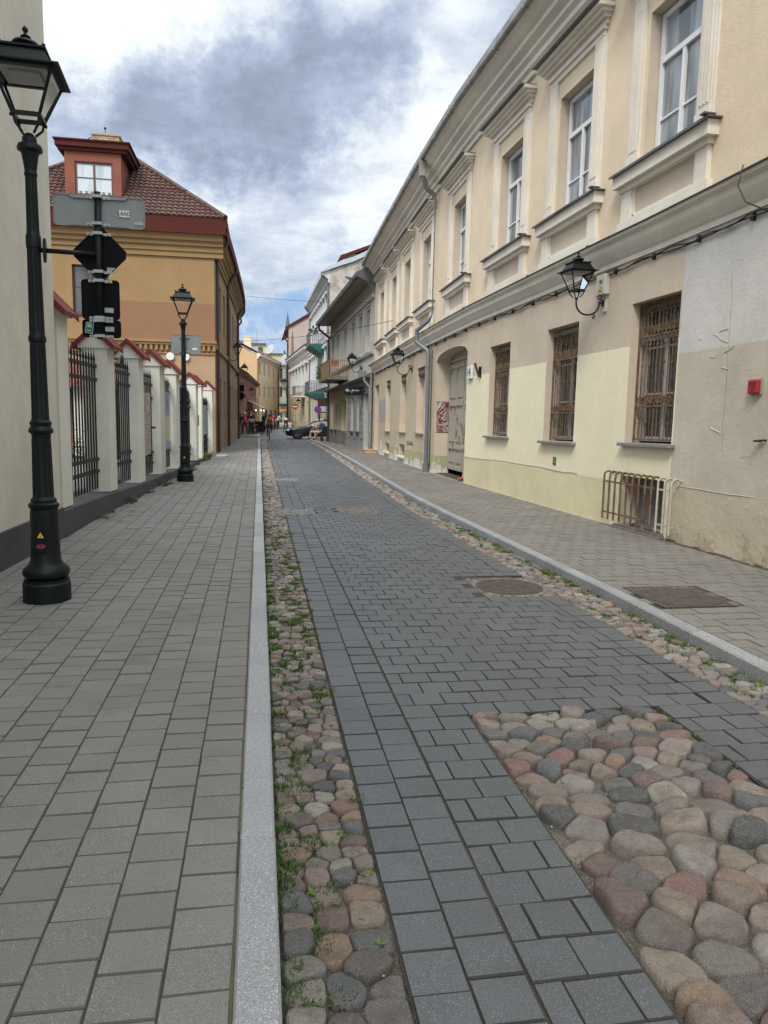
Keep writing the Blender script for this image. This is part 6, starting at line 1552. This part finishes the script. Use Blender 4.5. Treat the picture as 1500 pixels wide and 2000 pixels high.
sit=dict(pel=(0,.05,.52),sp=(0,.07,.70),ch=(0,.05,.90),nk=(0,.02,1.06),hd=(0,-.01,1.15),ht=(0,-.03,1.26),sl=(-.17,.04,1.02),sr=(.17,.04,1.02),el=(-.22,-.02,.77),er=(.22,-.02,.77),wl=(-.12,-.25,.68),wr=(.12,-.25,.68),hl=(-.09,0,.50),hr=(.09,0,.50),kl=(-.11,-.42,.52),kr=(.11,-.42,.50),al=(-.11,-.50,.09),ar=(.11,-.38,.09),tl=(-.12,-.66,.035),tr=(.12,-.54,.035))
person('child in white sitting low at the end of the car bonnet',(3.3,82.5,-.15),0,dict(top=WH,leg=WH,shoe=WSH),sit,.85,HB,.1)
person('elderly person in a pale shirt and beige trousers sitting by the right wall',(3.82,50.2,0),-pi/2-.25,dict(top=cm('pale_pink',(.5,.42,.38)),leg=BG,shin=BG,shoe=SH),sit,1.05,HG)
person('elderly person in a blue denim shirt sitting by the right wall',(4.0,48.6,0),-pi/2-.7,dict(top=DN,fore=DN,leg=BG,shin=BG,shoe=SH),sit,1.08,HG,fat=1.25)
def chair(label,loc,rot):
    e=empty('cafe_chair',(0,0,0),label,'chair','black cafe chairs'); g=MB(); g.cham(-.22,.22,-.2,.24,.42,.46,.01); g.build('seat',SH,e)
    g=MB(); g.box(-.22,.22,.22,.25,.62,.92); g.build('backrest',SH,e)
    for x,y,h in ((-.2,-.18,.42),(.2,-.18,.42),(-.2,.235,.92),(.2,.235,.92)): g=MB(); g.tube([(x,y,0),(x,y,h)],.014,6); g.build('leg',m_black,e)
    e.location=loc; e.rotation_euler=(0,0,rot); e['label']=label; return e
c1=chair('black metal chair under the person in the pale shirt',(3.86,50.2,0),-pi/2-.25); c2=copy_tree(c1); c2.location=(4.06,48.6,0); c2.rotation_euler=(0,0,-pi/2-.7); c2['label']='black metal chair under the person in the denim shirt'
e=empty('planter_box',(4.42,47.35,0),'black planter box standing against the wall corner beside the seated people','planter'); g=MB(); g.box(4.22,4.6,47.1,47.6,0.02,.9); g.build('box',SH,e,bevel=.01); g=MB(); g.box(4.2,4.62,47.08,47.62,.9,.94); g.build('rim',m_black,e)
e=empty('folded_scooter',(3.95,47.3,0),'small black wheeled folding scooter parked behind the seated people','scooter')
TT=lambda a,b,c:(3.93+a,47.2+c,.2+b)
for yy in (0,.9):
    g=MB(lambda a,b,c,yy=yy:(3.93+c,47.2+yy+a,.2+b)); g.lathe([(.13,-.03),(.2,-.03),(.2,.03),(.13,.03)],18); g.lathe([(.03,-.035),(.03,.035)],8); 
    for k in range(5): a=2*pi*k/5; g.tube([(0,0,0),(.14*math.cos(a),.14*math.sin(a),0)],.012,4)
    g.build('wheel',m_tyre,e)
g=MB(); g.tube([(3.93,47.2,.25),(3.93,47.6,.3),(3.93,48.1,.28)],.03,6); g.tube([(3.93,47.2,.25),(3.93,47.28,.85)],.025,6); g.tube([(3.68,47.28,.85),(4.18,47.28,.85)],.018,6); g.build('frame',m_black,e)
g=MB(); g.box(3.8,4.08,47.55,47.9,.5,.6); g.tube([(3.93,47.7,.3),(3.93,47.7,.5)],.03,6); g.build('seat',SH,e)
# cyclist
bk=empty('bicycle',(.68,51.7,-.1),'dark bicycle ridden towards the camera in the middle of the street','bicycle')
BT=lambda x,y,z:(.68+x,51.9+y,-.1+z)
for yy in (-.52,.52):
    g=MB(lambda a,b,c,yy=yy:BT(c,yy+a,.34+b)); 
    for k in range(24):
        a0,a1=2*pi*k/24,2*pi*(k+1)/24
    g.tube([(.32*math.cos(2*pi*k/24),.32*math.sin(2*pi*k/24),0) for k in range(25)],.02,6)
    w_=g.build('wheel',m_tyre,bk,smooth=True); g=MB(lambda a,b,c,yy=yy:BT(c,yy+a,.34+b))
    for k in range(12): a=2*pi*k/12; g.tube([(0,0,.0),(.31*math.cos(a),.31*math.sin(a),0)],.003,3)
    g.lathe([(.02,-.04),(.02,.04)],8); g.build('spokes',m_clamp,w_)
g=MB(BT)
for a,b in (((0,-.52,.34),(0,-.40,.95)),((0,-.42,.80),(0,.12,.36)),((0,.12,.36),(0,.2,.88)),((0,.2,.80),(0,.52,.34)),((0,.12,.36),(0,.52,.34)),((0,-.40,.82),(0,.18,.78))): g.tube([a,b],.018,7)
g.build('frame',m_black,bk,smooth=True)
g=MB(BT); g.tube([(-.29,-.28,1.0),(-.22,-.38,1.02),(0,-.40,1.0),(.22,-.38,1.02),(.29,-.28,1.0)],.014,6); g.build('handlebar',m_black,bk,smooth=True)
g=MB(BT); g.ball((0,.22,.93),.1,.8,1.3,.4,n=6,seg=10); g.build('saddle',SH,bk,smooth=True); g=MB(BT); g.box(-.16,.16,-.80,-.52,.82,.98); g.build('front_basket',m_black,bk)
for q,zz in ((-1,.2),(1,.5)):
    g=MB(BT); g.box(min(q*.06,q*.18),max(q*.06,q*.18),.05,.15,zz-.01,zz+.01); g.build('pedal',m_black,bk)
def jk(e):
    g=MB(); g.lathe([(.17,.96),(.2,1.0),(.19,1.1),(.15,1.13)],12,(0,.16)); g.build('jacket_round_waist',BK,e,smooth=True)
person('person in a rust coloured top riding the bicycle towards the camera',(.68,51.9,-.1),0,dict(top=OR_,sleeve=SK,leg=BK,shoe=SH),
 dict(pel=(0,.2,1.05),sp=(0,.17,1.22),ch=(0,.12,1.40),nk=(0,.08,1.57),hd=(0,.05,1.65),ht=(0,.03,1.76),sl=(-.18,.1,1.52),sr=(.18,.1,1.52),el=(-.25,-.05,1.28),er=(.25,-.05,1.28),wl=(-.27,-.25,1.06),wr=(.27,-.25,1.06),hl=(-.09,.18,1.0),hr=(.09,.18,1.0),kl=(-.13,-.12,.66),kr=(.13,-.18,.84),al=(-.12,.1,.28),ar=(.12,.06,.58),tl=(-.13,-.06,.22),tr=(.13,-.09,.52)),.96,HB,extra=jk)
# person in the gateway, mostly behind the wall edge
person('person inside the arched gateway, only a raised hand and a sandalled foot showing',(5.535,18.92,.012),-pi/2,dict(top=cm('lilac',(.30,.26,.42)),leg=SK,shoe=pm('red_sandal',(.30,.05,.04),.6),fore=SK,sleeve=SK),dict(wl=(-.12,-.30,1.50),el=(-.18,-.20,1.26),al=(-.1,-.22,.09),tl=(-.1,-.40,.035),kl=(-.1,-.14,.49),wr=(.1,-.22,1.0)),.95,HB,.2)
# cafe furniture
e=empty('cafe_bench',(.1,69.5,-.02),'dark timber cafe bench and planter at the edge of the far pavement','bench'); 
g=MB(); g.box(-.35,.55,69.4,69.9,.35,.5); g.box(-.3,.5,69.4,69.85,-.02,.35); g.build('planter',SH,e); g=MB(); g.box(-.4,.6,69.95,70.0,.3,.95); g.box(-.4,.6,69.3,70,.5,.54); g.build('seat_back',pm('dark_timber',(.04,.03,.025),.7),e)
g=MB(); random.seed(12)
for k in range(120): x=random.uniform(-.3,.5); a=random.uniform(0,6); g.add([(x,69.6,.5+random.uniform(0,.35)),(x+.07*math.cos(a),69.55,.6+random.uniform(0,.3)),(x+.05,69.6+.07*math.sin(a),.55)],[(0,1,2)])
g.build('plant',pm('planter_leaf',(.05,.08,.04),.8,island=.6),e,recalc=False)
def table(label,loc):
    e=empty('cafe_table',(0,0,0),label,'table','far cafe tables'); g=MB(); g.lathe([(.35,.72),(.35,.75)],16); g.build('table_top',m_fas,e); g=MB(); g.tube([(0,0,0),(0,0,.72)],.03,6); g.lathe([(.22,0),(.2,.03)],12); g.build('pedestal',m_black,e); e.location=loc; return e
t1=table('round cafe table in front of the person in the white shirt',(2.35,73.3,-.1))
t2=copy_tree(t1); t2.location=(-.45,62.5,-.02); t2['label']='round cafe table under the awning behind the bald person'
for loc,l in (((2.9,74.0,-.1),'black chair on the far side of the cafe table beyond the car'),((-.2,63.2,-.02),'black chair under the cafe awning')):
    c=copy_tree(c1); c.location=loc; c.rotation_euler=(0,0,pi/2); c['label']=l
# ---------- camera ----------
cam=bpy.data.cameras.new('camera'); co_=bpy.data.objects.new('camera',cam); COL.objects.link(co_); SC.camera=co_
PITCH=R(7.4);YAW=R(9.6);ROLL=.02
fw=Vector((math.sin(YAW)*math.cos(PITCH),math.cos(YAW)*math.cos(PITCH),-math.sin(PITCH))); r_=Vector((math.cos(YAW),-math.sin(YAW),0)); u_=r_.cross(fw)
r2=r_*math.cos(ROLL)+u_*math.sin(ROLL); u2=u_*math.cos(ROLL)-r_*math.sin(ROLL)
Mx=Matrix((r2,u2,-fw)).transposed().to_4x4(); Mx.translation=Vector((0,0,1.7)); co_.matrix_world=Mx
cam.sensor_fit='VERTICAL'; cam.sensor_height=36; cam.lens=1450/2000*36; cam.clip_end=3000; cam.clip_start=.05
SC.render.resolution_x=768; SC.render.resolution_y=1024
# ---------- sky ----------
w=bpy.data.worlds.new('World'); SC.world=w; w.use_nodes=True; nt=w.node_tree; nt.nodes.clear()
out=_n(nt,'ShaderNodeOutputWorld'); bg=_n(nt,'ShaderNodeBackground'); nt.links.new(bg.outputs[0],out.inputs[0]); bg.inputs[1].default_value=.10
sky=_n(nt,'ShaderNodeTexSky'); sky.sky_type='NISHITA'; sky.sun_disc=False
SUN_EL,SUN_AZ=R(50),R(208)     # azimuth measured clockwise from +Y
sky.sun_elevation=SUN_EL; sky.sun_rotation=SUN_AZ; sky.air_density=1.3; sky.dust_density=1.5; sky.ozone_density=2.5
tc=_n(nt,'ShaderNodeTexCoord'); D=tc.outputs['Generated']
def vdir(px,py):
    d=fw+r2*((px-750)/1450)-u2*((py-1000)/1450); return d.normalized()
sep=_n(nt,'ShaderNodeSeparateXYZ'); nt.links.new(D,sep.inputs[0])
# cloud-plane coordinates: direction divided by its height
zz=math_(nt,'ADD',math_(nt,'MAXIMUM',sep.outputs[2],0.0),.18)
dv=_n(nt,'ShaderNodeVectorMath',operation='DIVIDE'); cz=_n(nt,'ShaderNodeCombineXYZ'); nt.links.new(zz,cz.inputs[0]); nt.links.new(zz,cz.inputs[1]); cz.inputs[2].default_value=1
nt.links.new(D,dv.inputs[0]); nt.links.new(cz.outputs[0],dv.inputs[1]); P_=dv.outputs[0]
n_big=noise(nt,P_,1.5,9,.6,.3); n_med=noise(nt,P_,4.0,12,.68,.35); n_fin=noise(nt,P_,11,12,.7,.3)
wn=_n(nt,'ShaderNodeTexNoise'); wn.inputs['Scale'].default_value=5.5; wn.inputs['Detail'].default_value=12; wn.inputs['Roughness'].default_value=.66; nt.links.new(D,wn.inputs['Vector'])
ws=_n(nt,'ShaderNodeVectorMath',operation='MULTIPLY_ADD'); nt.links.new(wn.outputs['Color'],ws.inputs[0]); ws.inputs[1].default_value=(.30,)*3; nt.links.new(D,ws.inputs[2])
wsub=_n(nt,'ShaderNodeVectorMath',operation='SUBTRACT'); nt.links.new(ws.outputs[0],wsub.inputs[0]); wsub.inputs[1].default_value=(.15,)*3
WD=wsub.outputs[0]
def blob(px,py,rx,ry=None,amp=1.):
    """soft lobe of cloud cover around a direction, stretched sideways"""
    d=vdir(px,py); rgt=d.cross(Vector((0,0,1))).normalized(); up=rgt.cross(d)
    s1=_n(nt,'ShaderNodeVectorMath',operation='DOT_PRODUCT'); nt.links.new(WD,s1.inputs[0]); s1.inputs[1].default_value=tuple(rgt/(rx/1450))
    s2=_n(nt,'ShaderNodeVectorMath',operation='DOT_PRODUCT'); nt.links.new(WD,s2.inputs[0]); s2.inputs[1].default_value=tuple(up/((ry or rx)/1450))
    s3=_n(nt,'ShaderNodeVectorMath',operation='DOT_PRODUCT'); nt.links.new(WD,s3.inputs[0]); s3.inputs[1].default_value=tuple(d)
    a=math_(nt,'SUBTRACT',s2.outputs[1],float(up.dot(d)/((ry or rx)/1450)))
    r2_=math_(nt,'ADD',math_(nt,'POWER',math_(nt,'ABSOLUTE',s1.outputs[1]),2.),math_(nt,'POWER',math_(nt,'ABSOLUTE',a),2.))
    e=math_(nt,'POWER',2.718,math_(nt,'MULTIPLY',r2_,-1.))
    return math_(nt,'MULTIPLY',math_(nt,'MULTIPLY',e,math_(nt,'GREATER_THAN',s3.outputs[1],0)),amp)
def sm(L):
    o=L[0]
    for x in L[1:]: o=math_(nt,'ADD',o,x)
    return o
# 1 cover (white cloud against blue)
gap=sm([blob(520,628,110,24,1.2),blob(500,690,80,34,1.0),blob(690,350,60,60,.35),blob(560,590,90,22,.7),blob(270,215,90,25,.3),blob(600,480,150,40,.25)])
cover=math_(nt,'SUBTRACT',math_(nt,'ADD',1.32,math_(nt,'MULTIPLY',math_(nt,'SUBTRACT',n_med,.5),1.8)),gap)
cov=ramp(nt,cover,.25,.95)
# 2 grey undersides
dark=sm([blob(470,190,230,75,.95),blob(700,130,170,60,.8),blob(520,40,90,40,.35),blob(240,240,140,70,.5),blob(330,260,120,40,.3),blob(600,245,200,30,.3),blob(440,420,120,50,.22),blob(560,520,90,60,.3)])
bright=sm([blob(160,60,150,110,.9),blob(420,15,160,40,.4),blob(830,270,110,110,.8),blob(380,370,130,60,.35),blob(700,410,80,60,.5),blob(860,30,90,60,.3)])
dk=math_(nt,'ADD',math_(nt,'SUBTRACT',dark,bright),math_(nt,'MULTIPLY',math_(nt,'SUBTRACT',n_big,.5),1.5))
dk=math_(nt,'ADD',dk,math_(nt,'MULTIPLY',math_(nt,'SUBTRACT',n_med,.5),1.7))
dk=math_(nt,'ADD',dk,math_(nt,'MULTIPLY',math_(nt,'SUBTRACT',n_fin,.5),.7))
dkr=ramp(nt,dk,-.78,1.08)
cr=_n(nt,'ShaderNodeValToRGB'); nt.links.new(dkr,cr.inputs[0]); e=cr.color_ramp.elements
CL=[(0,(8.6,8.8,8.9)),(.25,(7.0,7.5,8.0)),(.45,(5.1,5.75,6.7)),(.65,(3.8,4.5,5.8)),(.85,(3.0,3.5,4.6)),(1,(2.5,2.95,3.9))]
while len(e)<len(CL): e.new(.5)
for i,(p,c) in enumerate(CL): e[i].position=p; e[i].color=rgb(tuple(x/10 for x in c))
sc_=_n(nt,'ShaderNodeMix',data_type='RGBA',blend_type='MULTIPLY'); sc_.inputs[0].default_value=1; nt.links.new(cr.outputs[0],sc_.inputs[6]); sc_.inputs[7].default_value=(10,10,10,1)
blue=mixc(nt,.55,sky.outputs[0],(2.2,3.6,7.2))
fin=mixc(nt,cov,blue,sc_.outputs[2])
# the cloud deck is brighter overhead and round the hidden sun, which stands behind the camera
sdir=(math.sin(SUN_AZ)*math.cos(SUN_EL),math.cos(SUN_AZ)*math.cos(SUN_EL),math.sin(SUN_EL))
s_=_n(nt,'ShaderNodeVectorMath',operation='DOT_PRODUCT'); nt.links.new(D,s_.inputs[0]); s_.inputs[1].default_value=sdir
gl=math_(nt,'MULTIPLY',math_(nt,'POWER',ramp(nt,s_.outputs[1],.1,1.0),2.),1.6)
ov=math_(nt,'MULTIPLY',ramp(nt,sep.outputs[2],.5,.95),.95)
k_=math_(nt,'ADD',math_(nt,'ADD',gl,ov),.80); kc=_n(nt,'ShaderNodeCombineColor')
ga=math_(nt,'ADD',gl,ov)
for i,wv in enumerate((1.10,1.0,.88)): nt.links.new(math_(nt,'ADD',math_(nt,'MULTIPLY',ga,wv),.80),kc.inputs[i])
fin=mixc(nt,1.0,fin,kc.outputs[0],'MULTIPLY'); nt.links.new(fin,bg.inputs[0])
# ---------- sun behind cloud ----------
sd=bpy.data.lights.new('sun','SUN'); sd.energy=1.5; sd.angle=R(14); sd.color=(1,.95,.88); so=bpy.data.objects.new('sun',sd); COL.objects.link(so)
sv=Vector((math.sin(SUN_AZ)*math.cos(SUN_EL),math.cos(SUN_AZ)*math.cos(SUN_EL),math.sin(SUN_EL))); so.rotation_euler=sv.to_track_quat('Z','Y').to_euler(); so.location=(0,0,30)
SC.view_settings.view_transform='Standard'; SC.view_settings.look='None'; SC.view_settings.gamma=1; SC.view_settings.exposure=.68
SC.render.engine='CYCLES'
